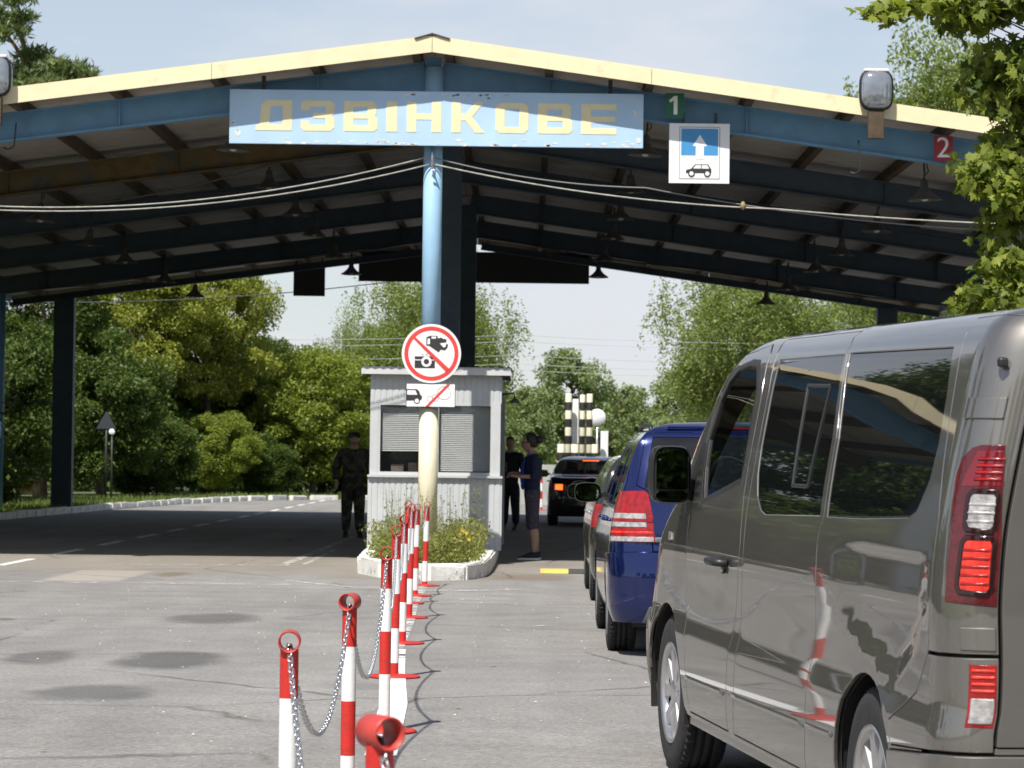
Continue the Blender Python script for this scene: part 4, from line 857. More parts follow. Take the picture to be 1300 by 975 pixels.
# loose grit lying on the asphalt
mb = MB()
for i in range(420):
    x, y_ = rng.uniform(-4.5, 1.2), rng.uniform(7.5, 31); r_ = rng.uniform(.004, .011); a = rng.uniform(0, 6)
    pv = [(x+r_*math.cos(a+q)*rng.uniform(.7, 1.2), y_+r_*math.sin(a+q)*rng.uniform(.7, 1.2), gz(y_)+.002) for q in (0, 1.6, 3.1, 4.7)]; mb.add(pv+[(x, y_, gz(y_)+r_*.9)], [(0, 1, 4), (1, 2, 4), (2, 3, 4), (3, 0, 4)])
tag(mb.build('grit', mat('pale_grit', (.42, .40, .36), .9, var=.5, vscale=3)), 'loose pale grit scattered over the asphalt', 'grit', kind='stuff')
# fallen leaves on the asphalt
FALL = mat('fallen_leaf', (.26, .22, .06), .7, var=.3)
for i, (x, y_, lb) in enumerate([(-1.02, 12.6, 'left of the second bollard'), (-1.5, 15.2, 'in the open left foreground'), (-.35, 15.8, 'right of the fourth bollard'), (-.2, 19.0, 'between the bollards and the van'), (.2, 22.5, 'beside the blue minivan tail'), (-2.9, 21.5, 'between the two dark stains'), (-1.3, 24.3, 'left of the seventh bollard'),
                          (-.55, 26.2, 'just before the turquoise line'), (-1.9, 27.9, 'left of the chain line near the bed'), (-.3, 30.4, 'right in front of the flower bed nose'), (-2.2, 13.4, 'at the lower left photo edge'), (-3.6, 25.8, 'beyond the farthest dark stain')]):
    mb = MB(); s_ = rng.uniform(.03, .055); a = rng.uniform(0, 6); c_, s2 = math.cos(a), math.sin(a)
    mb.add([((p[0]*c_-p[1]*s2)*s_, (p[0]*s2+p[1]*c_)*s_, p[2]*s_*.8+.012) for p in mlv], [tuple(f) for f in mlf]); o = mb.build('fallen_leaf', FALL); o.location = (x, y_, gz(y_)); tag(o, 'small yellowish fallen leaf '+lb, 'leaf', 'fallen leaves on the asphalt')

# ================================================================== FAR FURNITURE
CHK = bpy.data.materials.new('black_yellow_bands'); CHK.use_nodes = True; t_ = CHK.node_tree; b_ = t_.nodes['Principled BSDF']; c_ = t_.nodes.new('ShaderNodeTexCoord'); s_ = t_.nodes.new('ShaderNodeSeparateXYZ'); w_ = t_.nodes.new('ShaderNodeMath'); w_.operation = 'MODULO'; w_.inputs[1].default_value = .44
g_ = t_.nodes.new('ShaderNodeMath'); g_.operation = 'GREATER_THAN'; g_.inputs[1].default_value = .22; m_ = t_.nodes.new('ShaderNodeMixRGB'); m_.inputs['Color1'].default_value = (.02, .02, .02, 1); m_.inputs['Color2'].default_value = (.80, .76, .58, 1)
t_.links.new(c_.outputs['Object'], s_.inputs[0]); t_.links.new(s_.outputs[2], w_.inputs[0]); t_.links.new(w_.outputs[0], g_.inputs[0]); t_.links.new(g_.outputs[0], m_.inputs['Fac']); t_.links.new(m_.outputs[0], b_.inputs['Base Color']); b_.inputs['Roughness'].default_value = .6
for (x, h, r, y_, lb) in [(1.03, 3.08, .085, 76, 'tall black and yellow banded post, leftmost of three'), (1.40, 3.06, .072, 76.2, 'tall black and yellow banded post in the middle beside the white board'), (1.58, 3.08, .080, 76, 'tall black and yellow banded post, rightmost of three'),
                          (.84, 1.78, .095, 75.5, 'short black and yellow banded post, leftmost'), (1.20, 1.78, .100, 75.4, 'short black and yellow banded post in the middle'), (1.72, 1.76, .085, 75.6, 'short black and yellow banded post, rightmost')]:
    t = thing('banded_post', lb, 'post', (x, y_, 0), group='black and yellow posts'); mb = MB(); mb.lathe([(0, .02), (r, .02), (r, h-.02), (r*.9, h), (0, h)], n=18); mb.build('shaft', CHK, t); mb = MB(); mb.box((0, 0, .02), (.3, .3, .04)); mb.build('foot', DARKM, t)
t = thing('white_board', 'narrow upright white board between the banded posts', 'board', (1.22, 76.4, .3)); mb = MB(); mb.box((0, 0, 1.45), (.16, .03, 2.4), bev=.004); mb.build('panel', SIGNW, t); mb = MB(); mb.tube([(0, .03, -.3), (0, .03, 2.6)], .025, 8); mb.build('pole', DARKM, t)
t = thing('round_sign', 'round white traffic sign right of the banded posts', 'sign', (1.83, 78, 0)); mb = MB(); mb.lathe([(0, -.012), (.22, -.012), (.225, 0), (.22, .008), (0, .008)], (0, -.05, 2.50), 'Y', 28); mb.build('disc', SIGNW, t); mb = MB(); mb.tube([(0, 0, 0), (0, 0, 2.7)], .03, 10); mb.build('pole', GALV, t)
t = thing('rectangular_sign', 'upright white rectangular panel below the round sign', 'sign', (2.0, 77, 0)); mb = MB(); mb.box((0, 0, 1.55), (.20, .04, 1.15), bev=.005); mb.build('panel', SIGNW, t); mb = MB(); mb.tube([(0, .05, 0), (0, .05, 2.0)], .03, 8); mb.build('pole', GALV, t)
t = thing('concrete_wall', 'low grey concrete wall beyond the canopy', 'wall', (0, 86, 0))
CONC = mat('grey_concrete_panel', (.36, .36, .35), .9, var=.12, vscale=3)
mb = MB(); mb.box((0, 0, .6), (2.95, .12, 1.2), bev=.01); me = mb.mesh('panel', CONC)
for i in range(8): obj('panel', me, t, (-3+i*3.0, 0, 0))
mb = MB(); mb.box((0, 0, .63), (.16, .18, 1.26), bev=.01); me = mb.mesh('post', CONC)
for i in range(9): obj('post', me, t, (-4.5+i*3.0, -.03, 0))
t = thing('triangle_sign', 'grey back of a triangular road sign on a pole at left', 'sign', (-11.75, 81, 0)); mb = MB(); mb.prism([(-.28, 0), (.28, 0), (0, .50)], -.01, .01); mb.v = [(a, b, c+2.05) for a, b, c in mb.v]; mb.build('plate', mat('shaded_sign_back', (.03, .035, .045), .6), t); mb = MB(); mb.tube([(0, .04, 0), (0, .04, 2.50)], .03, 8); mb.build('pole', DARKM, t)  # plate colour darkened, the shade of the trees is put into it
t = thing('round_mirror', 'small bright round traffic mirror low beside the triangle sign', 'mirror', (-11.3, 79, 0)); mb = MB(); mb.lathe([(0, -.018), (.055, -.012), (.08, 0), (.085, .012), (0, .018)], (0, -.05, 1.95), 'Y', 24); mb.build('disc', SIGNW, t); mb = MB(); mb.tube([(0, 0, 0), (0, 0, 2.0)], .025, 8); mb.build('pole', DARKM, t)
WIRE = mat('power_wire', (.42, .42, .42), .6)
for i, (z0, z1) in enumerate([(6.05, 5.90), (5.85, 5.75), (5.35, 5.2), (5.05, 4.95), (4.85, 4.70)]):
    cable('overhead power wire behind the booth, %s from the top' % ('first', 'second', 'third', 'fourth', 'fifth')[i], [(-32, 116, z0+1.2), (-.5, 110+i, z0), (22, 108, z1+.5)], [.7, .4], .010, WIRE, 20, 'power_wire')
cable('dark wire crossing the sky gap under the canopy', [(-14, 70, 5.0), (-2, 69.5, 5.75)], [.28], .014, DARKM, 20, 'wire')

# ================================================================== VEHICLES
def pchip(x, X, Y):
    X = np.asarray(X, float); Y = np.asarray(Y, float); x = np.clip(np.asarray(x, float), X[0], X[-1]); h = np.diff(X); d = np.diff(Y)/h; m = np.zeros(len(X)); m[0] = d[0]; m[-1] = d[-1]
    for i in range(1, len(X)-1):
        if d[i-1]*d[i] > 0:
            w1 = 2*h[i]+h[i-1]; w2 = h[i]+2*h[i-1]; m[i] = (w1+w2)/(w1/d[i-1]+w2/d[i])
    k = np.clip(np.searchsorted(X, x)-1, 0, len(X)-2); t = (x-X[k])/h[k]
    return (2*t**3-3*t**2+1)*Y[k]+(t**3-2*t**2+t)*h[k]*m[k]+(-2*t**3+3*t**2)*Y[k+1]+(t**3-t**2)*h[k]*m[k+1]

class Shell:
    """car skin: v climbs from the sill over the side to the roof centre, a runs round the plan from rear to front (0 = start of the side)"""
    def __init__(s, HW, tab, yr, yf, R, RYR, RYF, Rf, Lcr, Ls, Lcf, bowr=.02, bowf=.06, recess=None):
        s.HW, s.yr, s.yf, s.R, s.RYR, s.Rf, s.Lcr, s.Ls, s.Lcf, s.bowr, s.bowf, s.recess = HW, yr, yf, R, RYR, Rf, Lcr, Ls, Lcf, bowr, bowf, recess
        s.t = np.array(tab, float); s.RYF = RYF; s.Lr = HW-R; s.Lf = HW-Rf; s.amin = -(Lcr+s.Lr); s.amax = Ls+Lcf+s.Lf; s.vmin, s.vmax = s.t[0, 0], s.t[-1, 0]
    def prof(s, v):
        t = s.t; f = lambda i: pchip(v, t[:, 0], t[:, i])
        z, T, ir, if_ = f(1), f(2), f(3), f(4); hw = np.maximum(s.HW-T, 1e-3); ryf = np.interp(v, *s.RYF)
        yr = s.yr+ir; ya = np.maximum(s.yr+s.RYR, yr+.02); yfv = s.yf-if_; return z, hw, yr, ya, yfv-ryf, yfv, ryf
    def S(s, a, v):
        a = np.asarray(a, float); v = np.asarray(v, float); z, hw, yr, ya, yb, yf, ryf = s.prof(v); r = np.minimum(s.R, hw*.98); rf = np.minimum(s.Rf, hw*.98)
        th = np.clip(-a/s.Lcr, 0, 1)*np.pi/2; f = np.clip((-a-s.Lcr)/s.Lr, 0, 1); ph = np.clip((a-s.Ls)/s.Lcf, 0, 1)*np.pi/2; g = np.clip((a-s.Ls-s.Lcf)/s.Lf, 0, 1); q = np.clip(a/s.Ls, 0, 1)
        xr = np.where(f > 0, (hw-r)*(1-f), hw-r+r*np.cos(th)); yrr = ya-(ya-yr)*np.sin(th)-s.bowr*(1-(1-f)**2)*(f > 0)
        xf = np.where(g > 0, (hw-rf)*(1-g), hw-rf+rf*np.cos(ph)); yff = yb+ryf*np.sin(ph)+s.bowf*(1-(1-g)**2)*(g > 0)
        x = np.where(a < 0, xr, np.where(a > s.Ls, xf, hw)); y = np.where(a < 0, yrr, np.where(a > s.Ls, yff, ya+q*(yb-ya)))
        if s.recess: x = x-s.recess(y, v)*(a > -.02)
        return np.stack([-x, y, z], -1)
    def Nrm(s, a, v):
        e = 2e-3; da = s.S(np.minimum(a+e, s.amax), v)-s.S(np.maximum(a-e, s.amin), v); dv = s.S(a, np.minimum(v+e, s.vmax))-s.S(a, np.maximum(v-e, s.vmin)); n = np.cross(da, dv)
        l = np.linalg.norm(n, axis=-1, keepdims=True); p = s.S(a, v); n = np.where(l > 1e-9, n/np.maximum(l, 1e-12), [0, 0, 1.]); c = p-np.array([0, (s.yr+s.yf)/2, .75]); c[..., 1] *= .25
        sg = np.sign(np.sum(n*c, -1, keepdims=True)); return n*np.where(sg == 0, 1, sg)
    def y2a(s, y, v):
        z, hw, yr, ya, yb, yf, ryf = [float(q) for q in s.prof(np.array(v))]
        if y < ya: return -math.asin(min(1, (ya-y)/max(ya-yr, 1e-6)))/(math.pi/2)*s.Lcr
        if y > yb: return s.Ls+math.asin(min(1, (y-yb)/ryf))/(math.pi/2)*s.Lcf
        return (y-ya)/(yb-ya)*s.Ls
    def x2a(s, x, v, front=False):
        hw = float(s.prof(np.array(v))[1]); r = min(s.Rf if front else s.R, hw*.98); lc, lr = (s.Lcf, s.Lf) if front else (s.Lcr, s.Lr)
        q = lc+(1-x/(hw-r))*lr if x <= hw-r else math.acos(min(1, (x-(hw-r))/r))/(math.pi/2)*lc
        return s.Ls+q if front else -q
    def conv(s, poly, step=.05):
        """points (kind, u, v); kind y = side, x = rear, f = front, a = raw"""
        out_ = []; n = len(poly)
        def one(p): return (p[1] if p[0] == 'a' else s.y2a(p[1], p[2]) if p[0] == 'y' else s.x2a(p[1], p[2], p[0] == 'f'), p[2])
        for i in range(n):
            p, q = poly[i], poly[(i+1) % n]
            if p[0] == q[0]:
                k = max(1, int(math.hypot(p[1]-q[1], p[2]-q[2])/step)); out_ += [one((p[0], p[1]+(q[1]-p[1])*j/k, p[2]+(q[2]-p[2])*j/k)) for j in range(k)]
            else:
                A, B = one(p), one(q); k = max(1, int(math.hypot(A[0]-B[0], A[1]-B[1])/step)); out_ += [(A[0]+(B[0]-A[0])*j/k, A[1]+(B[1]-A[1])*j/k) for j in range(k)]
        return out_
def Y(*p): return [('y', a, b) for a, b in p]
def inset(poly, d):
    n = len(poly); A = sum(poly[i][0]*poly[(i+1) % n][1]-poly[(i+1) % n][0]*poly[i][1] for i in range(n)); sg = 1 if A > 0 else -1; out_ = []
    for i in range(n):
        p0, p1, p2 = np.array(poly[i-1]), np.array(poly[i]), np.array(poly[(i+1) % n]); e1, e2 = p1-p0, p2-p1
        n1 = np.array([-e1[1], e1[0]])*sg/(np.linalg.norm(e1)+1e-9); n2 = np.array([-e2[1], e2[0]])*sg/(np.linalg.norm(e2)+1e-9); b = n1+n2; l = np.linalg.norm(b); b = b/l if l > 1e-6 else n1
        out_.append(tuple(p1+b*d/max(.5, b.dot(n1))))
    return out_
def inside(P_, poly):
    x, y = P_[:, 0], P_[:, 1]; r = np.zeros(len(P_), bool); n = len(poly)
    for i in range(n):
        (x0, y0), (x1, y1) = poly[i], poly[(i+1) % n]
        if y0 == y1: continue
        c = ((y0 > y) != (y1 > y)) & (x < (x1-x0)*(y-y0)/(y1-y0)+x0); r ^= c
    return r
def panel(sh, name, outer, holes, m, parent, off=0., rim=.014, gap=.0045, mode='pair', grid=(.07, .045), hgap=0., label=None, rm=None):
    O_ = inset(outer, gap) if gap else list(outer); H_ = [inset(h, -hgap) if hgap else list(h) for h in holes]
    O_ = [(min(max(a, sh.amin), sh.amax), min(max(b, sh.vmin), sh.vmax)) for a, b in O_]
    pts = list(O_); ed = [(i, (i+1) % len(O_)) for i in range(len(O_))]
    for h in H_: o = len(pts); pts += h; ed += [(o+i, o+(i+1) % len(h)) for i in range(len(h))]
    oa = np.array(O_); a0, v0 = oa.min(0); a1, v1 = oa.max(0); base = np.array(pts)
    ga = np.arange(a0, a1, grid[0]); gv = np.arange(v0, v1, grid[1]); G_ = np.array([(p, q) for p in ga for q in gv]) if len(ga) and len(gv) else np.zeros((0, 2))
    if len(G_):
        k = inside(G_, O_)
        for h in H_: k &= ~inside(G_, h)
        G_ = G_[k]
    if len(G_):
        dmin = np.array([np.min(np.hypot((base[:, 0]-g[0]), (base[:, 1]-g[1]))) for g in G_]); G_ = G_[dmin > .016]
    allp = [Vector((float(p[0]), float(p[1]))) for p in pts]+[Vector((float(p[0]), float(p[1]))) for p in G_]
    vo, eo, fo, *_ = delaunay_2d_cdt(allp, ed, [], 0, 1e-5); Vp = np.array([(p.x, p.y) for p in vo]); F = np.array([f for f in fo if len(f) == 3]); cen = Vp[F].mean(1)
    k = inside(cen, O_)
    for h in H_: k &= ~inside(cen, h)
    F = F[k]; used = np.unique(F); rem = -np.ones(len(Vp), int); rem[used] = np.arange(len(used)); Vp = Vp[used]; F = rem[F]
    P3 = sh.S(Vp[:, 0], Vp[:, 1]); N3 = sh.Nrm(Vp[:, 0], Vp[:, 1]); P3 = P3+N3*off
    # consistent winding, then the turned-in rim
    fn = np.cross(P3[F[:, 1]]-P3[F[:, 0]], P3[F[:, 2]]-P3[F[:, 0]]); flip = np.sum(fn*N3[F[:, 0]], 1) < 0; F[flip] = F[flip][:, ::-1]
    V_ = [P3]; NN = [N3]; FF = [tuple(f) for f in F.tolist()]
    if rim > 0:
        cnt = {}
        for f in F.tolist():
            for i in range(3):
                e = (f[i], f[(i+1) % 3]); cnt[e] = cnt.get(e, 0)+1
        be = [e for e in cnt if (e[1], e[0]) not in cnt]
        # drop centre-line edges, they join the other half
        be = [e for e in be if not (abs(P3[e[0]][0]) < .004 and abs(P3[e[1]][0]) < .004)]
        o = len(P3); av = []; an = []
        for (i, j) in be:
            d = P3[j]-P3[i]; n1 = np.cross(d, N3[i]); l = np.linalg.norm(n1); n1 = n1/l if l > 1e-9 else N3[i]
            t1 = (n1*.7+N3[i]*.7); b = o+len(av); c = .0035
            av += [P3[i], P3[j], P3[j]+n1*c-N3[j]*c, P3[i]+n1*c-N3[i]*c, P3[j]+n1*c-N3[j]*rim, P3[i]+n1*c-N3[i]*rim]; an += [(N3[i]+t1)/2, (N3[j]+t1)/2, n1, n1, n1, n1]
            FF += [(b+1, b, b+3, b+2), (b+2, b+3, b+5, b+4)]
        if av: V_.append(np.array(av)); NN.append(np.array(an))
    V_ = np.concatenate(V_); NN = np.concatenate(NN); NN /= np.linalg.norm(NN, axis=1)[:, None]+1e-9
    def mk(Vx, Nx, Fx):
        me = bpy.data.meshes.new(name); me.from_pydata([tuple(p) for p in Vx], [], Fx); me.polygons.foreach_set('use_smooth', [True]*len(Fx)); me.materials.append(m); me.update(); me.normals_split_custom_set_from_vertices([tuple(q) for q in Nx]); return me
    mir = np.array([-1, 1, 1.]); res = []
    if mode in ('pair', 'left'): res.append(obj(name, mk(V_, NN, FF), parent))
    if mode in ('pair', 'right'): res.append(obj(name, mk(V_*mir, NN*mir, [f[::-1] for f in FF]), parent))
    if mode == 'join':
        n = len(V_); res.append(obj(name, mk(np.concatenate([V_, V_*mir]), np.concatenate([NN, NN*mir]), FF+[tuple(i+n for i in f[::-1]) for f in FF]), parent))
    if label:
        for r_ in res: r_['label'] = label
    return res
def circ(y0, z0, r, n=40, zb=-.2):
    return [('y', y0+r*math.cos(2*math.pi*k/n), max(zb, z0+r*math.sin(2*math.pi*k/n))) for k in range(n)]
def wheel(parent, x, y, r, w, rim_r, style, side):
    """side -1 left, +1 right"""
    mb = MB(); p = [(rim_r-.01, .5), (rim_r+.012, .5), ((r+rim_r)/2, .53), (r*.955, .49), (r*.985, .44), (r, .36), (r, .22), (r-.007, .21), (r-.007, .17), (r, .16), (r, .02), (r-.007, .01), (r-.007, -.03), (r, -.04), (r, -.16), (r-.007, -.17), (r-.007, -.21), (r, -.22), (r, -.36), (r*.985, -.44), (r*.955, -.49), ((r+rim_r)/2, -.53), (rim_r, -.5)]
    mb.lathe([(a, b*w) for a, b in p], axis='X', n=56)
    for k in range(56):                                # shoulder tread blocks
        a = 2*math.pi*k/56
        for s_ in (-1, 1): mb.beam((s_*w*.43, (r-.006)*math.cos(a), (r-.006)*math.sin(a)), (s_*w*.25, (r-.006)*math.cos(a), (r-.006)*math.sin(a)), .020, .018)
    t = mb.build('wheel', RUBBER, parent); t.location = (x, y, r)
    e = side*w*.5; i = side
    mb = MB(); mb.lathe([(rim_r+.004, e-i*.005), (rim_r+.002, e+i*.004), (rim_r-.018, e-i*.004), (rim_r-.022, e-i*.03)], axis='X', n=48)
    mb.lathe([(0, e-i*.010), (.05, e-i*.010), (.065, e-i*.018), (.07, e-i*.04)], axis='X', n=24)
    ns = style
    for k in range(ns):
        a = 2*math.pi*k/ns; R1 = rim_r-.012; da = math.pi/ns*.62; db = math.pi/ns*1.15
        def Pp(rr_, an, xx): return (xx, rr_*math.cos(an), rr_*math.sin(an))
        x0, x1 = e-i*.012, e-i*.045
        mb.hexa([Pp(.055, a-db, x1), Pp(R1, a-da, x1), Pp(R1, a+da*.75, x1), Pp(.055, a+db*.8, x1), Pp(.055, a-db*.8, x0-i*.004), Pp(R1, a-da*.85, x0), Pp(R1, a+da*.6, x0), Pp(.055, a+db*.6, x0-i*.004)])
    mb.build('rim', ALLOY, t)
    mb = MB(); mb.lathe([(0, e-i*.055), (rim_r-.01, e-i*.055), (rim_r-.01, e-i*.09)], axis='X', n=36); mb.build('brake_shadow_disc', DARKM, t)
    return t
def well(parent, y, z, r, x0, x1):
    mb = MB(); n = 20; vs = []
    for k in range(n+1):
        a = math.pi*k/n*1.16-.08*math.pi
        for x in (x0, x1): vs.append((x, y+r*math.cos(a), z+r*math.sin(a)))
    mb.add(vs, [(2*k, 2*k+2, 2*k+3, 2*k+1) for k in range(n)], smooth=True); c = len(mb.v); mb.add([(x1, y, z)]+[vs[2*k+1] for k in range(n+1)], [(0, k+1, k+2) for k in range(n)]); mb.build('wheel_well', BLACK, parent)

# ------------------------------------------------------------------ the taupe van
def van_recess(y, v):
    sm = lambda x, a, b: (lambda t: t*t*(3-2*t))(np.clip((x-a)/(b-a), 0, 1))
    # filler-side hollow in the rear quarter, front edge open
    lo = np.interp(y, [-.72, -.55, -.35, -.1, .35, .7], [1.02, .84, .74, .80, .90, 1.02]); up = 1.135
    d = sm(v, lo-.02, lo+.07)*(1-sm(v, up-.03, up+.015))*sm(y, -.70, -.655)*(1-sm(y, .05, .55)); return .012*d
VT = [[.18, .18, .07, .05, .15], [.27, .27, .035, .03, .07], [.40, .40, .010, .010, .02], [.52, .52, .002, .004, .0], [.62, .62, .0, 0, .01], [.72, .72, .014, 0, .04], [.84, .84, .016, 0, .10], [1.0, 1.0, .012, .002, .26], [1.13, 1.13, .018, .006, .52], [1.20, 1.20, .024, .008, .70], [1.25, 1.25, .030, .010, .78],
      [1.40, 1.40, .056, .011, .96], [1.60, 1.60, .098, .016, 1.19], [1.74, 1.737, .130, .021, 1.34], [1.82, 1.810, .153, .028, 1.50], [1.89, 1.862, .188, .042, 1.66], [1.96, 1.896, .238, .066, 1.85], [2.06, 1.914, .325, .11, 2.0], [2.25, 1.923, .52, .168, 2.1], [2.75, 1.928, .978, .168, 2.15]]
vs_ = Shell(.978, VT, -.968, 4.43, .16, .168, ([.9, 1.2, 1.5], [.62, .44, .30]), .45, .25, 4.4, .55, .01, .07, van_recess)
vs_.Ls = 4.4
van = thing('passenger_van', 'taupe grey passenger van with dark side windows queuing at the right edge', 'van', (2.0636, 9.7063, -.0707))
van.rotation_euler = (Matrix.Rotation(.1393, 3, 'Z') @ Matrix.Rotation(.013466, 3, 'X')).to_euler()
cv = vs_.conv
seamB = [(2.22, 1.90), (2.13, 1.85), (2.05, 1.67), (2.015, 1.47), (2.0, 1.336), (1.975, 1.2), (1.965, 1.07), (2.0, .90), (2.05, .75), (2.12, .60), (2.155, .457), (2.19, .31)]
seamB2 = [(2.07, 1.93), (2.0, 1.85), (1.935, 1.67), (1.905, 1.47), (1.89, 1.336), (1.90, 1.03), (1.92, .90), (1.935, .75), (1.97, .60), (2.02, .43), (2.08, .31)]
seamC = [(.87, 1.93), (.885, 1.89), (.83, 1.81), (.68, 1.5), (.645, 1.225), (.685, 1.18), (.70, 1.13), (.69, .97), (.70, .80), (.755, .67), (.79, .47), (.85, .31)]
seamD = [(-.545, 1.93), (-.58, 1.86), (-.64, 1.716), (-.675, 1.58), (-.72, 1.42), (-.775, 1.27), (-.775, 1.2), (-.77, 1.07), (-.75, .90), (-.735, .868)]
g_front = cv(Y((2.80, 1.20), (2.88, 1.34), (2.92, 1.46), (2.86, 1.63), (2.76, 1.735), (2.59, 1.800), (2.38, 1.822), (2.24, 1.815), (2.15, 1.715), (2.10, 1.54), (2.075, 1.36), (2.09, 1.305)))
g_slide = cv(Y((1.90, 1.81), (1.88, 1.65), (1.845, 1.45), (1.815, 1.35), (1.75, 1.265), (1.66, 1.215), (1.57, 1.20), (.70, 1.225), (.735, 1.5), (.86, 1.81)))
g_rear = cv(Y((.79, 1.81), (.645, 1.5), (.60, 1.23), (.14, 1.24), (-.44, 1.263), (-.52, 1.285), (-.60, 1.386), (-.615, 1.49), (-.585, 1.64), (-.52, 1.80)))
sail = cv(Y((2.78, 1.175), (2.86, 1.34), (2.905, 1.46), (3.00, 1.46), (3.10, 1.36), (3.16, 1.27), (3.12, 1.15)))
doorF = cv(Y(*([(3.03, 1.14), (3.06, .95), (3.04, .75), (3.0, .55), (2.98, .31)]+[p for p in seamB[::-1]]+[(2.40, 1.868), (2.62, 1.845), (2.80, 1.77), (2.895, 1.64), (2.935, 1.46)])))
slide = cv(Y(*(seamB2+seamC[::-1])))
arF = cv(circ(3.498, .343, .398)); arR = cv(circ(0, .343, .392))
light = cv([('a', -.05, 1.40), ('a', -.056, 1.35), ('a', -.072, 1.22), ('a', -.07, 1.025), ('a', -.238, 1.015), ('a', -.238, 1.22), ('a', -.20, 1.495), ('a', -.128, 1.494), ('a', -.096, 1.485), ('a', -.063, 1.455)], .02)
lowl = cv([('a', -.152, .657), ('a', -.152, .845), ('a', -.236, .845), ('a', -.238, .657)], .02)
corner = cv([('y', a, b) for a, b in seamD]+[('a', -.243, .872), ('a', -.243, 1.64), ('a', -.243, 1.80), ('a', -.225, 1.87), ('a', -.15, 1.925), ('a', -.03, 1.935)])
bump_r = cv(Y((-.36, .19), (-.36, .53))+[('a', -.07, .573), ('a', -.25, .577), ('a', vs_.amin, .577), ('a', vs_.amin, .19)])
skirt = cv(Y((-.37, .545), (-.345, .62), (-.62, .735), (-.735, .86))+[('a', -.243, .866), ('a', -.245, .584), ('a', -.07, .580)])
rdoor = cv([('a', -.25, .60), ('a', -.25, 1.62), ('a', -.25, 1.80), ('a', -.258, 1.865), ('a', -.29, 1.89), ('a', vs_.amin, 1.89), ('a', vs_.amin, .60)])
rglass = cv([('a', -.36, 1.25), ('a', -.36, 1.66), ('a', -.40, 1.74), ('a', -.98, 1.74), ('a', -.98, 1.22), ('a', -.42, 1.22)])
wind = cv([('f', 0.0, 1.24), ('f', .55, 1.235), ('f', .80, 1.225), ('f', .79, 1.40), ('f', .74, 1.60), ('f', .68, 1.76), ('f', .60, 1.85), ('f', 0.0, 1.87)])
hood = cv([('f', 0.0, .90), ('f', .50, .90), ('f', .74, .96), ('f', .80, 1.08), ('f', .82, 1.20), ('f', 0.0, 1.21)])
hlamp = cv([('f', .46, .72), ('f', .50, .86), ('f', .68, .95), ('f', .86, 1.0), ('f', .90, .90), ('f', .80, .76), ('f', .62, .70)])
grille = cv([('f', 0., .74), ('f', .42, .74), ('f', .45, .84), ('f', 0., .84)])
bump_f = cv([('f', 0., .19), ('f', .0, .66), ('f', .60, .66), ('f', .90, .68)]+Y((3.93, .60), (3.90, .40), (3.90, .19)))
outerB = [('a', vs_.amin, .29), ('a', vs_.amax, .29), ('a', vs_.amax, vs_.vmax), ('a', vs_.amin, vs_.vmax)]; outerB = cv(outerB)
panel(vs_, 'body', outerB, [doorF, slide, g_rear, arF, arR, corner, bump_r, skirt, rdoor, wind, hood, hlamp, grille, bump_f, sail], VAN, van, gap=0, mode='join', hgap=.0045, grid=(.08, .045))
panel(vs_, 'front_door', doorF, [g_front], VAN, van); panel(vs_, 'sliding_door', slide, [g_slide], VAN, van)
panel(vs_, 'front_window', g_front, [], GLASS, van, -.010, .0, .0); panel(vs_, 'window_surround', inset(g_front, -.001), [inset(g_front, .028)], BLACK, van, -.002, .02, 0)
panel(vs_, 'side_window', g_slide, [], TINT, van, -.004, .01, .003); panel(vs_, 'rear_side_window', g_rear, [], TINT, van, -.004, .01, .003)
sp = cv(Y((1.206, 1.318), (.96, 1.32), (.94, 1.692), (1.304, 1.697))); panel(vs_, 'sliding_pane_frame', sp, [inset(sp, .008)], BLACK, van, .002, .006, 0)
panel(vs_, 'mirror_sail', sail, [], BLACK, van, .0, .012)
panel(vs_, 'corner_pillar', corner, [light, cv([('a', -.028, 1.57), ('a', -.178, 1.57), ('a', -.178, 1.637), ('a', -.028, 1.637)]), cv([('a', -.126, .884), ('a', -.234, .884), ('a', -.234, .955), ('a', -.126, .955)])], VAN, van)
for q in ((-.028, -.178, 1.57, 1.637), (-.126, -.234, .884, .955)): panel(vs_, 'hinge_cover', cv([('a', q[0], q[2]), ('a', q[1], q[2]), ('a', q[1], q[3]), ('a', q[0], q[3])]), [], VAN, van, .006, .02, .004)
tl = panel(vs_, 'tail_light', light, [], DREDL, van, .003, .02, .003, grid=(.02, .04))
def subl(par, name, poly, m, off):
    for i, p in enumerate(par): panel(vs_, name, cv(poly, .012), [], m, p, off, .003, 0, mode=('left', 'right')[i], grid=(.014, .03))
subl(tl, 'reverse_lens', [('a', -.126, 1.258), ('a', -.134, 1.245), ('a', -.202, 1.240), ('a', -.211, 1.252), ('a', -.206, 1.340), ('a', -.196, 1.352), ('a', -.132, 1.352), ('a', -.122, 1.340)], CLRL, .006)
subl(tl, 'brake_lens', [('a', -.118, 1.075), ('a', -.126, 1.06), ('a', -.206, 1.055), ('a', -.215, 1.068), ('a', -.215, 1.200), ('a', -.206, 1.215), ('a', -.134, 1.215), ('a', -.125, 1.202)], BREDL, .006)
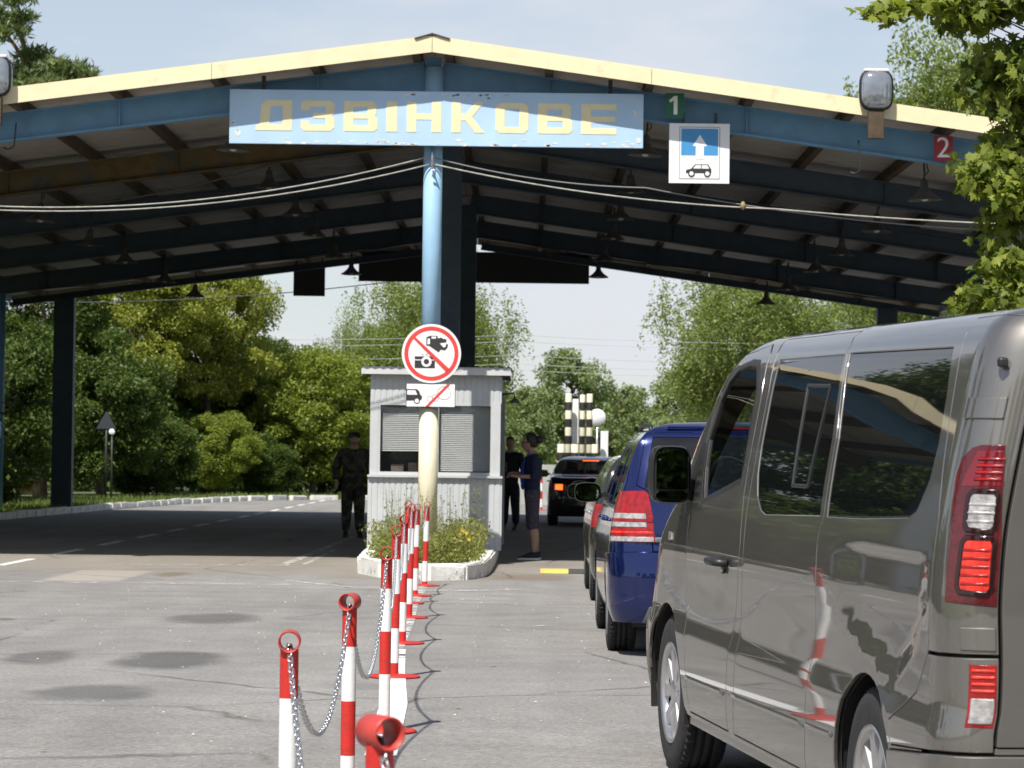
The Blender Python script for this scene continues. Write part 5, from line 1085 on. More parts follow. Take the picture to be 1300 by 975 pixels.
for q in ([(-.126, 1.258), (-.134, 1.245), (-.202, 1.240), (-.211, 1.252), (-.206, 1.340), (-.196, 1.352), (-.132, 1.352), (-.122, 1.340)], [(-.118, 1.075), (-.126, 1.06), (-.206, 1.055), (-.215, 1.068), (-.215, 1.200), (-.206, 1.215), (-.134, 1.215), (-.125, 1.202)]):
    for i, p in enumerate(tl):
        o_ = inset(cv([('a', *z_) for z_ in q], .012), -.008); panel(vs_, 'lens_frame', o_, [inset(cv([('a', *z_) for z_ in q], .012), .002)], mat('lens_frame_black', (.02, .003, .004), .15, coat=.5), p, .009, .004, 0, mode=('left', 'right')[i], grid=(.014, .03))
for zz in (1.08, 1.105, 1.13, 1.155, 1.18, 1.265, 1.29, 1.315, 1.39, 1.41, 1.43, 1.45): subl(tl, 'lens_rib', [('a', -.128, zz), ('a', -.206, zz), ('a', -.206, zz+.004), ('a', -.128, zz+.004)], REDL if not 1.25 < zz < 1.34 else CLRL, .0085)
subl(tl, 'upper_lens', [('a', -.085, 1.37), ('a', -.215, 1.375), ('a', -.198, 1.475), ('a', -.12, 1.475)], mat('maroon_lens', (.16, .006, .010), .07, spec=.7, coat=.6), .0045)
panel(vs_, 'rear_side_skirt', skirt, [lowl], VAN, van)
ll = panel(vs_, 'fog_light', lowl, [], REDL, van, .002, .02, .003, grid=(.02, .03))
subl(ll, 'fog_reverse_lens', [('a', -.163, .672), ('a', -.228, .672), ('a', -.228, .742), ('a', -.163, .742)], CLRL, .005)
panel(vs_, 'rear_bumper', bump_r, [arR], VAN, van, .012, .03, mode='join')
panel(vs_, 'rear_door', rdoor, [rglass], mat('van_sunlit_door_paint', (.175, .165, .148), .56, metal=.85, coat=1.), van, .004, .02); panel(vs_, 'rear_window', rglass, [], TINT, van, .002, .01, .003)  # rear door gets a lighter copy of the paint, sunlight put into the colour
mb = MB(); mb.box((-.60, -.99, .78), (.05, .03, .16), bev=.012); mb.build('rear_handle', BLACK, van)
panel(vs_, 'windscreen', wind, [], GLASS, van, -.002, .01, .003, mode='join'); panel(vs_, 'bonnet', hood, [], VAN, van, mode='join')
panel(vs_, 'headlight', hlamp, [], CLRL, van, .002); panel(vs_, 'grille', grille, [], BLACK, van, -.005, mode='join'); panel(vs_, 'front_bumper', bump_f, [arF], VAN, van, .008, .03, mode='join')
# dark inside of the shell
panel(vs_, 'cabin_lining', cv([('a', vs_.amin, .35), ('a', vs_.amax, .35), ('a', vs_.amax, 2.6), ('a', vs_.amin, 2.6)]), [inset(g_front, .01), inset(wind, .01), arF, arR], mat('cabin_lining', (.035, .034, .033), .9), van, -.028, 0, 0, mode='join', grid=(.12, .08))
# lower body moulding, door rail, side repeater
for side in (-1, 1):
    for y0, y1, v0, v1 in ((2.99, 2.20, .455, .463), (2.03, .80, .468, .484), (.77, .40, .486, .492)):
        mb = MB(); k = 14; vs = []
        for i in range(k+1):
            yy = y0+(y1-y0)*i/k; vv = v0+(v1-v0)*i/k; a_ = vs_.y2a(yy, vv); p = vs_.S(np.array(a_), np.array(vv)); vs += [(side*-p[0]+side*dx, p[1], p[2]+dz) for dx, dz in ((-.004, .016), (.006, .008), (.006, -.006), (-.004, -.014))]
        fs = [(4*i+j, 4*i+j+1, 4*i+5+j, 4*i+4+j) for i in range(k) for j in range(3)]; fs += [(0, 1, 2, 3), (4*k+3, 4*k+2, 4*k+1, 4*k)]
        mb.add(vs, fs, smooth=True); mb.build('side_moulding', VAN, van)
rep = cv(Y((3.38, 1.03), (3.44, 1.03), (3.44, 1.06), (3.38, 1.06))); panel(vs_, 'side_repeater', rep, [], CLRL, van, .006, .012, 0, grid=(.02, .02))
# ribs inside the fog lamp, rubber strip under the windows, washer and lock details
for zz in (.765, .785, .805, .825): subl(ll, 'lens_rib', [('a', -.163, zz), ('a', -.228, zz), ('a', -.228, zz+.004), ('a', -.163, zz+.004)], BREDL, .005)
for side in (-1, 1):
    mb = MB(); a_ = vs_.y2a(2.12, .93); p = vs_.S(np.array(a_), np.array(.93)); mb.lathe([(0, .004), (.011, .004), (.013, 0)], (side*-p[0], p[1], p[2]), 'X', 12); mb.build('door_lock', BLACK, van)
    mb = MB(); mb.box((side*.80, -.93, 1.74), (.03, .03, .03), bev=.008); mb.build('hinge_pin', BLACK, van)
# handles
for side in (-1, 1):
    for (yy, zz) in ((2.26, .985), (1.78, .99)):
        x = side*.972; mb = MB()
        if yy > 2: mb.tube([(x, yy-.10, zz), (x+side*.045, yy-.08, zz+.004), (x+side*.048, yy+.06, zz+.004), (x, yy+.09, zz)], [.016, .017, .017, .014], 10); mb.lathe([(.0, .012), (.022, .012), (.026, 0)], (x+side*.004, yy-.02, zz-.02), 'X', 14)
        else: continue
        mb.build('door_handle', BLACK, van)
# mirrors
for side in (-1, 1):
    mb = MB(); n = 24; secs = []
    for (y_, sx, sz) in ((2.93, .080, .118), (2.95, .087, .125), (3.02, .088, .124), (3.08, .070, .100), (3.11, .03, .05)):
        secs += [(side*1.056+sx*math.copysign(abs(math.cos(a))**.5, math.cos(a)), y_, 1.325+sz*math.copysign(abs(math.sin(a))**.5, math.sin(a))) for a in [2*math.pi*k/n for k in range(n)]]
    mb.add(secs, [(i*n+k, i*n+(k+1) % n, (i+1)*n+(k+1) % n, (i+1)*n+k) for i in range(4) for k in range(n)], smooth=True); mb.f.append(tuple(range(4*n, 5*n))); mb.m.append(0); mb.sm.append(True)
    mb.beam((side*1.00, 3.03, 1.27), (side*.90, 3.06, 1.235), .07, .09); h_ = mb.build('wing_mirror', BLACK, van)
    for (z0, z1, tilt) in ((1.262, 1.432, .10), (1.218, 1.254, .16)):
        mb = MB(); mb.prism([(side*1.056-.066, z0+.01), (side*1.056-.056, z0), (side*1.056+.056, z0), (side*1.056+.066, z0+.01), (side*1.056+.066, z1-.012), (side*1.056+.05, z1), (side*1.056-.05, z1), (side*1.056-.066, z1-.012)], 2.926, 2.930); mb.v = [(a_, b_-side*-1*(a_-side*1.056)*math.tan(.17), c_) for a_, b_, c_ in mb.v]; mb.build('mirror_glass', mat('mirror_silver', (.75, .77, .78), .01, metal=1.), h_)
    mb = MB(); mb.prism([(side*1.056-.077, 1.215), (side*1.056+.077, 1.215), (side*1.056+.077, 1.436), (side*1.056-.077, 1.436)], 2.944, 2.952); mb.build('mirror_backing', BLACK, h_)
# wheels, wells, floor
for y_, R_, lab in ((3.498, .343, 0), (0., .343, 0)):
    for side in (-1, 1): wheel(van, side*.838, y_, R_, .205, .222, 9, side); well(van, y_, .343, .405, side*.955, side*.62)
mb = MB(); mb.box((0, 1.75, .30), (1.62, 4.6, .10)); mb.build('underbody', BLACK, van)
for side in (-1, 1):
    mb = MB(); mb.box((side*.89, 1.75, .275), (.10, 2.62, .05), bev=.008); mb.build('sill', VAN, van)
# cabin seen through the front window
mb = MB(); mb.box((0, 3.05, 1.05), (1.70, .55, .30), bev=.06); mb.build('dashboard', SEAT, van)
for x in (-.45, .25, .62):
    mb = MB(); mb.box((x, 2.05, .95), (.46, .5, .14), bev=.05); mb.box((x, 1.78, 1.22), (.44, .14, .62), bev=.05); mb.box((x, 1.76, 1.63), (.24, .10, .18), bev=.04); mb.build('seat', SEAT, van)
mb = MB(); mb.lathe([(.18, -.012), (.195, 0), (.18, .012), (.165, 0), (.18, -.012)], axis='Y', n=28); mb.beam((-.17, 0, 0), (.17, 0, 0), .03, .04); o = mb.build('steering_wheel', BLACK, van); o.location = (-.45, 2.68, 1.12); o.rotation_euler = (rad(-25), 0, 0)
mb = MB(); mb.box((.05, 2.95, 1.62), (.24, .03, .08), bev=.012); mb.beam((.05, 2.95, 1.66), (.05, 2.93, 1.80), .02, .02); mb.build('inside_mirror', BLACK, van)
mb = MB(); mb.tube([(-.05, 2.94, 1.60), (-.05, 2.94, 1.40)], .004, 5); mb.lathe([(0, -.05), (.03, -.03), (.035, 0), (.02, .04), (0, .05)], (-.05, 2.94, 1.38), n=10); mb.build('hanging_charm', BLACK, van)

# ------------------------------------------------------------------ the other cars
def make_car(name, label, cat, paint, loc, rz, P_, group='cars queuing in the car lane'):
    t = thing(name, label, cat, loc, (0, 0, rz), group); WB = P_['wb']; R = P_['wr']; HW = P_['hw']
    sh = Shell(HW, P_['tab'], P_['yr'], P_['yf'], P_.get('R', .30), P_.get('RYR', .26), ([.8, 1.1], [P_.get('ryf', .50), .30]), .42, .36, P_.get('Ls', 3.2), .55, .02, .07); cv = sh.conv; vb, vt = P_['vb'], P_['vt']
    yA = lambda v: float(sh.prof(np.array(v))[4]); yC = lambda v: float(sh.prof(np.array(v))[3])
    b = P_['bp']; c = P_['cp']; q0 = P_['qend']
    g1 = cv(Y((b+.05, vb+.02), (b+.05, vt), (min(yA(vt)-.03, b+.75), vt), (yA((vb+vt)/2)-.05, (vb+vt)/2), (yA(vb+.03)-.06, vb+.02)))
    g2 = cv(Y((c+.04, vb+.03), (c+.02, vt-.01), (b-.05, vt), (b-.05, vb+.02)))
    gl = [('front_side_window', g1), ('rear_side_window', g2)]
    if P_.get('quarter'): gl.append(('quarter_window', cv(Y((q0[0], vb+.06), (q0[1], vt-.04), (c-.06, vt-.01), (c-.05, vb+.04)))))
    d1 = cv(Y((b, P_['sill']+.06), (b, vt+.03), (min(yA(vt)+.02, b+.80), vt+.03), (yA((vb+vt)/2)-.005, (vb+vt)/2), (yA(vb+.03)-.01, vb), (P_['fd'], .70), (P_['fd'], P_['sill']+.06)))
    d2 = cv(Y((c+.30, P_['sill']+.06), (c+.22, .50), (c+.06, .72), (c-.03, .9), (c-.04, vt+.02), (b-.008, vt+.03), (b-.008, P_['sill']+.06)))
    arF = cv(circ(WB, R, R+.055)); arR = cv(circ(0, R, R+.055))
    rg = cv([('x', 0, P_['rw'][0]), ('x', P_['rw'][2], P_['rw'][0]), ('x', P_['rw'][3], P_['rw'][1]), ('x', 0, P_['rw'][1])])
    ws = cv([('f', 0, P_['ws'][0]), ('f', P_['ws'][2], P_['ws'][0]), ('f', P_['ws'][3], P_['ws'][1]), ('f', 0, P_['ws'][1])])
    tlp = cv(P_['tl']); hl = cv([('f', HW*.48, .60), ('f', HW*.52, .70), ('f', HW*.84, .74), ('f', HW*.95, .72), ('f', HW*.93, .62), ('f', HW*.7, .58)])
    bump = cv([('a', sh.amin, P_['sill']), ('a', sh.amin, P_['bt']), ('x', HW*.8, P_['bt'])]+Y((-(R+.02), P_['bt']-.02), (-(R+.10), P_['sill'])))
    gate = cv([('x', 0, P_['bt']+.005), ('x', P_['gate'][0], P_['bt']+.005), ('x', P_['gate'][1], P_['rw'][0]-.02), ('x', P_['rw'][2]+.055, P_['rw'][0]+.02), ('x', P_['rw'][3]+.045, P_['rw'][1]+.03), ('x', 0, P_['rw'][1]+.035)]) if P_.get('hatch', True) else cv([('x', 0, P_['bt']+.005), ('x', P_['gate'][0], P_['bt']+.005), ('x', P_['gate'][1], P_['rw'][0]-.035), ('x', 0, P_['rw'][0]-.03)])
    hd = cv([('f', 0, .72), ('f', HW*.6, .73), ('f', HW*.80, .80), ('f', HW*.82, P_['ws'][0]-.02), ('f', 0, P_['ws'][0]-.015)])
    ob = cv([('a', sh.amin, P_['sill']), ('a', sh.amax, P_['sill']), ('a', sh.amax, sh.vmax), ('a', sh.amin, sh.vmax)])
    panel(sh, 'body', ob, [d1, d2, arF, arR, rg, ws, tlp, hl, bump, gate, hd]+[g for n_, g in gl[2:]], paint, t, gap=0, hgap=.003, mode='join', grid=(.09, .05))
    panel(sh, 'front_door', d1, [g1], paint, t, grid=(.12, .06)); panel(sh, 'rear_door', d2, [g2, arR], paint, t, grid=(.12, .06))
    for n_, g in gl: panel(sh, n_, g, [], P_.get('sg', TINT), t, -.004, .008, .002, grid=(.12, .08))
    panel(sh, 'rear_window', rg, [], P_.get('rg', TINT), t, -.003, .008, .002, mode='join', grid=(.09, .06)); panel(sh, 'windscreen', ws, [], P_.get('wg', TINT), t, -.003, .008, .002, mode='join', grid=(.1, .06))
    panel(sh, 'bonnet', hd, [], paint, t, mode='join', grid=(.12, .06)); panel(sh, 'headlight', hl, [], CLRL, t, .002, grid=(.08, .05))
    panel(sh, 'rear_bumper', bump, [arR], paint, t, .012, .03, mode='join', grid=(.08, .05)); panel(sh, 'tailgate' if P_.get('hatch', True) else 'boot_lid', gate, [rg, tlp], paint, t, .002, .014, mode='join', grid=(.08, .05))
    tlo = panel(sh, 'tail_light', tlp, [], P_.get('tlm', REDL), t, .004, .02, .002, grid=(.05, .04))
    for side in (-1, 1):
        for y_ in (0, WB): wheel(t, side*(HW-.115), y_, R, .195, R*.64, P_.get('spokes', 5), side); well(t, y_, R, R+.06, side*(HW-.03), side*(HW-.33))
        for yy in (b+.12, c+.22):
            a_ = sh.y2a(yy, vb-.10); p = sh.S(np.array(a_), np.array(vb-.10)); mb = MB(); x = side*-p[0]; mb.tube([(x-side*.01, yy-.09, p[2]), (x+side*.03, yy-.07, p[2]+.005), (x+side*.03, yy+.07, p[2]+.005), (x-side*.01, yy+.09, p[2])], .013, 8); mb.build('door_handle', P_.get('hm', paint), t)
        my = yA(vb+.06)-.16; mb = MB(); n = 16; secs = []; mxx, mzz = HW+.085+P_.get('mx', 0), P_['mz']
        for (dy, sx, sz) in ((-.05, .098, .072), (-.03, .105, .078), (.02, .10, .075), (.07, .06, .045), (.085, .02, .02)): secs += [(side*mxx+sx*math.copysign(abs(math.cos(a))**.6, math.cos(a)), my+dy, mzz+sz*math.copysign(abs(math.sin(a))**.6, math.sin(a))) for a in [2*math.pi*k/n for k in range(n)]]
        mb.add(secs, [(i*n+k, i*n+(k+1) % n, (i+1)*n+(k+1) % n, (i+1)*n+k) for i in range(4) for k in range(n)], smooth=True); mb.f.append(tuple(range(4*n, 5*n))); mb.m.append(0); mb.sm.append(True)
        mb.beam((side*(mxx-.06), my, mzz-.04), (side*(HW-.06), my+.02, vb+.03), .05, .035); m_ = mb.build('wing_mirror', P_.get('mm', BLACK), t)
        mb = MB(); mb.prism([(side*mxx+.085*math.copysign(abs(math.cos(a))**.6, math.cos(a)), mzz+.060*math.copysign(abs(math.sin(a))**.6, math.sin(a))) for a in [2*math.pi*k/n for k in range(n)]], my-.050, my-.044); mb.v = [(a_, b_+side*(a_-side*mxx)*math.tan(.16), c__) for a_, b_, c__ in mb.v]; mb.build('mirror_glass', MATS['mirror_silver'], m_)
    mb = MB(); mb.box((0, WB/2, .24), (HW*1.6, WB+.9, .10)); mb.box((0, WB/2, .45), (HW*1.55, WB-.75, .3)); mb.build('underbody', BLACK, t)
    return t, sh, tlo
# deep blue minivan
ZT = [[.20, .20, .07, .07, .12], [.30, .30, .025, .015, .03], [.42, .42, .008, 0, 0], [.55, .55, .002, 0, 0], [.66, .66, 0, .02, .02], [.76, .76, .004, .045, .06], [.84, .82, .012, .05, .22], [.95, .91, .024, .06, .60], [1.04, 1.00, .040, .075, .98], [1.12, 1.08, .06, .09, 1.12], [1.25, 1.21, .10, .13, 1.34], [1.40, 1.36, .15, .19, 1.62], [1.50, 1.46, .19, .235, 1.82], [1.57, 1.53, .235, .275, 2.0], [1.63, 1.58, .30, .33, 2.2], [1.72, 1.615, .42, .42, 2.35], [2.2, 1.635, .90, .50, 2.4]]
ZP = dict(wb=2.703, wr=.316, hw=.90, tab=ZT, yr=-.86, yf=3.607, vb=1.06, vt=1.50, bp=1.42, cp=.38, qend=(-.33, -.14), quarter=True, sill=.24, fd=2.22, rw=(1.20, 1.56, .66, .60), ws=(1.06, 1.60, .72, .52), bt=.72, gate=(.60, .63), mz=1.10, spokes=7,
          tl=[('x', .585, .80), ('x', .60, 1.0), ('x', .63, 1.16), ('x', .66, 1.185)]+Y((-.50, 1.17), (-.555, 1.05), (-.59, .90), (-.61, .80)))
zaf, zsh, ztl = make_car('blue_minivan', 'shiny deep blue minivan waiting ahead of the van', 'minivan', NAVY, (1.46, 20.85, 0), 0.004, ZP)
for i, p in enumerate(ztl):
    md = ('left', 'right')[i]
    panel(zsh, 'clear_lens', zsh.conv([('x', .640, .93), ('x', .648, 1.03)]+Y((-.615, 1.03), (-.635, .93)), .02), [], CLRL, p, .007, .003, .004, md, (.03, .03))
    panel(zsh, 'lens_divider', zsh.conv([('x', .605, .972), ('x', .606, .990)]+Y((-.575, .99), (-.60, .972)), .02), [], REDL, p, .010, .003, .0, md, (.03, .03))
    panel(zsh, 'lower_lens', zsh.conv([('x', .592, .805), ('x', .595, .85)]+Y((-.59, .85), (-.605, .805))), [], CLRL, p, .007, .003, .003, md, (.03, .03))
    panel(zsh, 'lens_stripe', zsh.conv([('x', .606, .88), ('x', .606, .895)]+Y((-.585, .895), (-.592, .88))), [], BREDL, p, .007, .003, .0, md, (.03, .03))
panel(zsh, 'chrome_strip', zsh.conv([('a', zsh.amin, .815), ('a', zsh.amin, .855), ('x', .585, .845), ('x', .585, .805)]), [], CHROME, zaf, .012, .012, 0, 'join')
o = obj('model_lettering', text_mesh('model_lettering', 'ZAFIRA', .055, INK, .001), zaf, (-.40, -.862, .832), (rad(88), 0, rad(-1.5)))
mb = MB(); mb.box((0, -.85, .36), (.5, .03, .12), bev=.01); mb.build('bumper_insert', BLACK, zaf)
panel(zsh, 'lower_valance', zsh.conv([('a', zsh.amin, .25), ('a', zsh.amin, .35), ('x', .62, .35), ('x', .66, .25)]), [], mat('valance_grey', (.10, .10, .10), .6), zaf, .02, .02, 0, 'join')
for side in (-1, 1):
    mb = MB(); mb.tube([(side*.60, -.30, 1.565), (side*.60, -.22, 1.598), (side*.60, .6, 1.615), (side*.60, 1.4, 1.600), (side*.60, 1.5, 1.56)], .016, 8); mb.build('roof_rail', BLACK, zaf)
    mb = MB(); mb.box((side*.79, -.38, .33), (.19, .015, .22), bev=.004); mb.build('mud_flap', BLACK, zaf)
mb = MB(); mb.box((0, -.50, 1.585), (1.0, .10, .025), bev=.008); sp_ = mb.build('spoiler', NAVY, zaf); mb = MB(); mb.box((0, -.556, 1.585), (.34, .008, .014)); mb.build('high_brake_light', REDL, sp_)
panel(zsh, 'window_chrome', zsh.conv(Y((-.40, 1.055), (2.2, 1.055), (2.2, 1.072), (-.40, 1.072))), [], CHROME, zaf, .004, .004, 0)
# dark hatchback ahead of it
HT_ = [[.20, .20, .07, .07, .12], [.30, .30, .025, .015, .03], [.42, .42, .008, 0, 0], [.55, .55, .002, 0, 0], [.66, .66, 0, .02, .02], [.74, .74, .006, .04, .06], [.82, .80, .014, .05, .22], [.92, .88, .03, .06, .60], [.98, .94, .045, .08, .95], [1.08, 1.04, .08, .12, 1.15], [1.20, 1.16, .13, .18, 1.42], [1.32, 1.27, .18, .26, 1.72], [1.40, 1.34, .23, .33, 1.95], [1.47, 1.395, .30, .40, 2.15], [1.58, 1.43, .42, .50, 2.3], [2.1, 1.452, .88, .6, 2.4]]
HP = dict(wb=2.55, wr=.31, hw=.875, tab=HT_, yr=-.72, yf=3.40, vb=.97, vt=1.33, bp=1.30, cp=.30, qend=(-.2, -.1), quarter=False, sill=.22, fd=2.08, rw=(1.02, 1.38, .64, .55), ws=(1.0, 1.44, .70, .50), bt=.66, gate=(.58, .60), mz=1.03, hm=CHROME,
          tl=[('x', .58, .70), ('x', .60, .98)]+Y((-.42, .97), (-.46, .72)))
make_car('dark_hatchback', 'dark olive hatchback directly ahead of the blue minivan', 'car', OLIVE, (1.47, 28.2, 0), 0.0, HP)
make_car('dark_hatchback', 'graphite hatchback just before the canopy shadow', 'car', GREYCAR, (1.60, 34.1, 0), 0.0, dict(HP, mz=1.02))
# black saloon under the canopy
ST = [[.20, .20, .07, .07, .12], [.30, .30, .025, .015, .03], [.42, .42, .008, 0, 0], [.55, .55, .002, 0, 0], [.66, .66, 0, .01, .02], [.76, .75, .006, .02, .08], [.86, .84, .016, .03, .34], [.95, .92, .03, .05, .85], [1.02, .985, .045, .13, 1.15], [1.08, 1.02, .07, .50, 1.25], [1.14, 1.06, .10, .72, 1.34], [1.25, 1.16, .14, .95, 1.55], [1.36, 1.27, .19, 1.22, 1.82], [1.44, 1.34, .24, 1.42, 2.05], [1.51, 1.39, .31, 1.60, 2.22], [1.62, 1.42, .44, 1.75, 2.35], [2.1, 1.435, .89, 1.85, 2.45]]
SP = dict(wb=2.65, wr=.32, hw=.89, tab=ST, yr=-1.0, yf=3.55, vb=1.03, vt=1.38, bp=1.32, cp=.42, qend=(0, 0), quarter=False, sill=.22, fd=2.15, rw=(1.10, 1.44, .62, .50), ws=(1.06, 1.47, .70, .50), bt=.62, gate=(.62, .66), mz=1.06, hatch=False, rg=SMOKE, wg=SMOKE, sg=SMOKE, RYR=.30, R=.34,
          tl=[('x', .50, .72), ('x', .52, .88), ('x', .70, .90)]+Y((-.62, .90), (-.60, .76)))
sed, ssh, stl = make_car('black_saloon', 'black saloon with lit brake lights standing under the canopy', 'saloon car', BLKCAR, (1.30, 60.2, 0), 0.0, SP)
for i, p in enumerate(stl): panel(ssh, 'brake_lamp', ssh.conv([('x', .60, .75), ('x', .60, .87), ('x', .74, .87), ('x', .74, .76)]), [], LIT, p, .008, .003, 0, ('left', 'right')[i], (.04, .04))
mb = MB(); mb.box((0, .42, 1.335), (.34, .03, .022)); mb.build('high_brake_light', LIT, sed)
for x in (-.38, .38):
    mb = MB(); mb.box((x, 1.25, .82), (.46, .14, .6), bev=.05); mb.box((x, 1.22, 1.22), (.24, .09, .17), bev=.04); mb.build('seat', SEAT, sed)

# ================================================================== PEOPLE
def skin(name, pts, edges, m, parent, sub=2, root=0):
    """pts: (x, y, z, rx, ry); a continuous limb surface grown round the edges"""
    me = bpy.data.meshes.new(name); me.from_pydata([p[:3] for p in pts], edges, []); o = bpy.data.objects.new(name+'_tmp', me); COL.objects.link(o)
    md = o.modifiers.new('s', 'SKIN'); md.use_smooth_shade = True
    for i, v in enumerate(me.skin_vertices[0].data): v.radius = (pts[i][3], pts[i][4]); v.use_root = (i == root)
    sb_ = o.modifiers.new('d', 'SUBSURF'); sb_.levels = sub; sb_.render_levels = sub
    dg = bpy.context.evaluated_depsgraph_get(); dg.update(); r = bpy.data.meshes.new_from_object(o.evaluated_get(dg)); bpy.data.objects.remove(o); r.materials.clear(); r.materials.append(m)
    r.name = name; r.polygons.foreach_set('use_smooth', [True]*len(r.polygons)); return r
def head_bm(bm, c, face, s=1.):
    """head with brow, nose, cheeks, chin and ears; face = horizontal unit vector it looks along"""
    f = Vector(face); sd = Vector((-f.y, f.x, 0)); nu, nv = 28, 22; grid = []
    for i in range(nv+1):
        th = math.pi*i/nv; row = []
        for k in range(nu):
            ph = 2*math.pi*k/nu; a, b, z = math.cos(ph)*math.sin(th), math.sin(ph)*math.sin(th), math.cos(th)      # a forward, b side
            A, B, Z = a*.098, b*.076, z*.118
            if z < 0: A *= 1-.10*z*z; B *= 1-.34*z*z
            fr = max(0, a)
            A += .024*math.exp(-((z+.16)/.15)**2-(b/.13)**2)*fr                     # nose
            A += .008*math.exp(-((z-.16)/.10)**2)*fr-.010*math.exp(-((z-.02)/.09)**2-((abs(b)-.36)/.16)**2)*fr   # brow, eye hollows
            A += .010*math.exp(-((z+.48)/.09)**2-(b/.25)**2)*fr+.012*math.exp(-((z+.82)/.16)**2-(b/.3)**2)*fr      # lips, chin
            B += .014*math.copysign(1, b)*math.exp(-((z+.04)/.22)**2-((a+.05)/.12)**2)*(abs(b) > .6)             # ears
            p = Vector(c)+(f*A+sd*B+Vector((0, 0, Z)))*s; row.append(bm.verts.new(p))
        grid.append(row)
    for i in range(nv):
        for k in range(nu):
            vs = [grid[i][k], grid[i][(k+1) % nu], grid[i+1][(k+1) % nu], grid[i+1][k]]
            try: bm.faces.new(vs).smooth = True
            except Exception: pass
def face_parts(t, c, face, s=1.):
    f = Vector(face); sd = Vector((-f.y, f.x, 0))
    for k in (-1, 1):
        mb = MB(); p = Vector(c)+(f*.079+sd*k*.030+Vector((0, 0, .004)))*s; mb.lathe([(0, -.009), (.008, -.006), (.011, 0), (.008, .006), (0, .009)], tuple(p), n=10); mb.build('eye', mat('eye_dark', (.03, .025, .02), .2), t)
    mb = MB(); p = Vector(c)+(f*.094-Vector((0, 0, .057)))*s; mb.tube([p-sd*.024*s-f*.012*s, p, p+sd*.024*s-f*.012*s], [.003, .006, .003], 8); mb.build('mouth', mat('lips', (.30, .11, .09), .5), t)
def hand_chain(wr, d, u, n0, s=1., curl=.5):
    """five separate finger chains (thumb first) as skin point lists"""
    d, u = Vector(d).normalized(), Vector(u).normalized(); w = d.cross(u); res = []
    for k, (off, ln) in enumerate(((-.026, .07), (-.009, .082), (.009, .075), (.026, .058))):
        b = Vector(wr)+d*.085*s+w*off*s; p1 = b+(d*math.cos(curl*.5)-u*math.sin(curl*.5))*ln*.5*s; p2 = p1+(d*math.cos(curl*1.4)-u*math.sin(curl*1.4))*ln*.5*s; res.append([Vector(wr)+d*.05*s+w*off*.8*s, b, p1, p2])
    b = Vector(wr)+d*.02*s-w*.022*s; res.append([b, b+(d*.6-w*.8)*.04*s, b+(d*.6-w*.8)*.04*s+(d*.95-w*.3)*.035*s]); return res
def body(name, t, joints, chains, m, head, face, hands, hs=1.):
    """one continuous body mesh: skin-grown trunk and limbs, head, palms and fingers"""
    joints = {k: v for k, v in joints.items() if any(k in c for c in chains)}; bare = ('nck', 'hdb', 'wrL', 'wrR', 'caL', 'caR', 'anL', 'anR'); idx = {k: i for i, k in enumerate(joints)}; pts = [joints[k] if k in bare else (*joints[k][:3], joints[k][3]*.74, joints[k][4]*.74) for k in joints]; ed = []
    for c in chains: ed += [(idx[a], idx[b]) for a, b in zip(c, c[1:])]
    me = skin(name, pts, ed, m, None); bm = bmesh.new(); bm.from_mesh(me); head_bm(bm, head, face, hs)
    for (wr, d, u, curl) in hands:
        for ch in hand_chain(wr, d, u, 0, 1., curl):
            q = skin('f', [(*p, .0088 if i < 2 else .0075, .0088 if i < 2 else .0075) for i, p in enumerate(ch)], [(i, i+1) for i in range(len(ch)-1)], m, None, 1); bm.from_mesh(q); bpy.data.meshes.remove(q)
        d_, u_ = Vector(d).normalized(), Vector(u).normalized(); wv = d_.cross(u_); p = [Vector(wr)+d_*x for x in (-.02, .03, .07, .095)]
        q = skin('palm', [(*p[0], .026, .026), (*p[1], .030, .022), (*p[2], .036, .018), (*p[3], .034, .014)], [(0, 1), (1, 2), (2, 3)], m, None, 1); bm.from_mesh(q); bpy.data.meshes.remove(q)
    bm.to_mesh(me); bm.free(); me.polygons.foreach_set('use_smooth', [True]*len(me.polygons)); return obj(name, me, t)
def garment(name, t, joints, chains, m, grow, sub=2):
    keys = []; 
    for c in chains:
        for k in c:
            if k not in keys: keys.append(k)
    pts = [(*joints[k][:3], joints[k][3]+grow, joints[k][4]+grow) for k in keys]; ix = {k: i for i, k in enumerate(keys)}; ed = []
    for c in chains: ed += [(ix[a], ix[b]) for a, b in zip(c, c[1:])]
    return obj(name, skin(name, pts, ed, m, None, sub), t)
def shoe(t, c, d, m, sole, nm='shoe', s=1.):
    d = Vector(d).normalized(); sd = Vector((-d.y, d.x, 0)); P_ = lambda a, b, z: Vector(c)+d*a*s+sd*b*s+Vector((0, 0, z*s)); n = 14
    def ringz(z, k, e=0): return [P_(.075+(.145+e)*math.cos(q)*(1 if math.cos(q) > 0 else .95), (.044+.006*math.cos(q)+e*.5)*math.sin(q)*k, z) for q in [2*math.pi*j/n for j in range(n)]]
    def stack(rs, name, mm):
        mb = MB(); vs = [p for r in rs for p in r]; mb.add(vs, [(i*n+j, i*n+(j+1) % n, (i+1)*n+(j+1) % n, (i+1)*n+j) for i in range(len(rs)-1) for j in range(n)], smooth=True); mb.f.append(tuple(range((len(rs)-1)*n, len(rs)*n))); mb.m.append(0); mb.sm.append(True); return mb.build(name, mm, t)
    top = [P_(.005+.055*math.cos(q), .038*math.sin(q), .105) for q in [2*math.pi*j/n for j in range(n)]]; mid = [P_(.055+.12*math.cos(q), .043*math.sin(q), .07-.02*max(0, math.cos(q))) for q in [2*math.pi*j/n for j in range(n)]]
    o = stack([ringz(.026, 1), ringz(.045, 1), mid, top], nm, m); q = stack([ringz(.002, 1, .004), ringz(.028, 1, .006)], 'sole', sole); q.parent = o
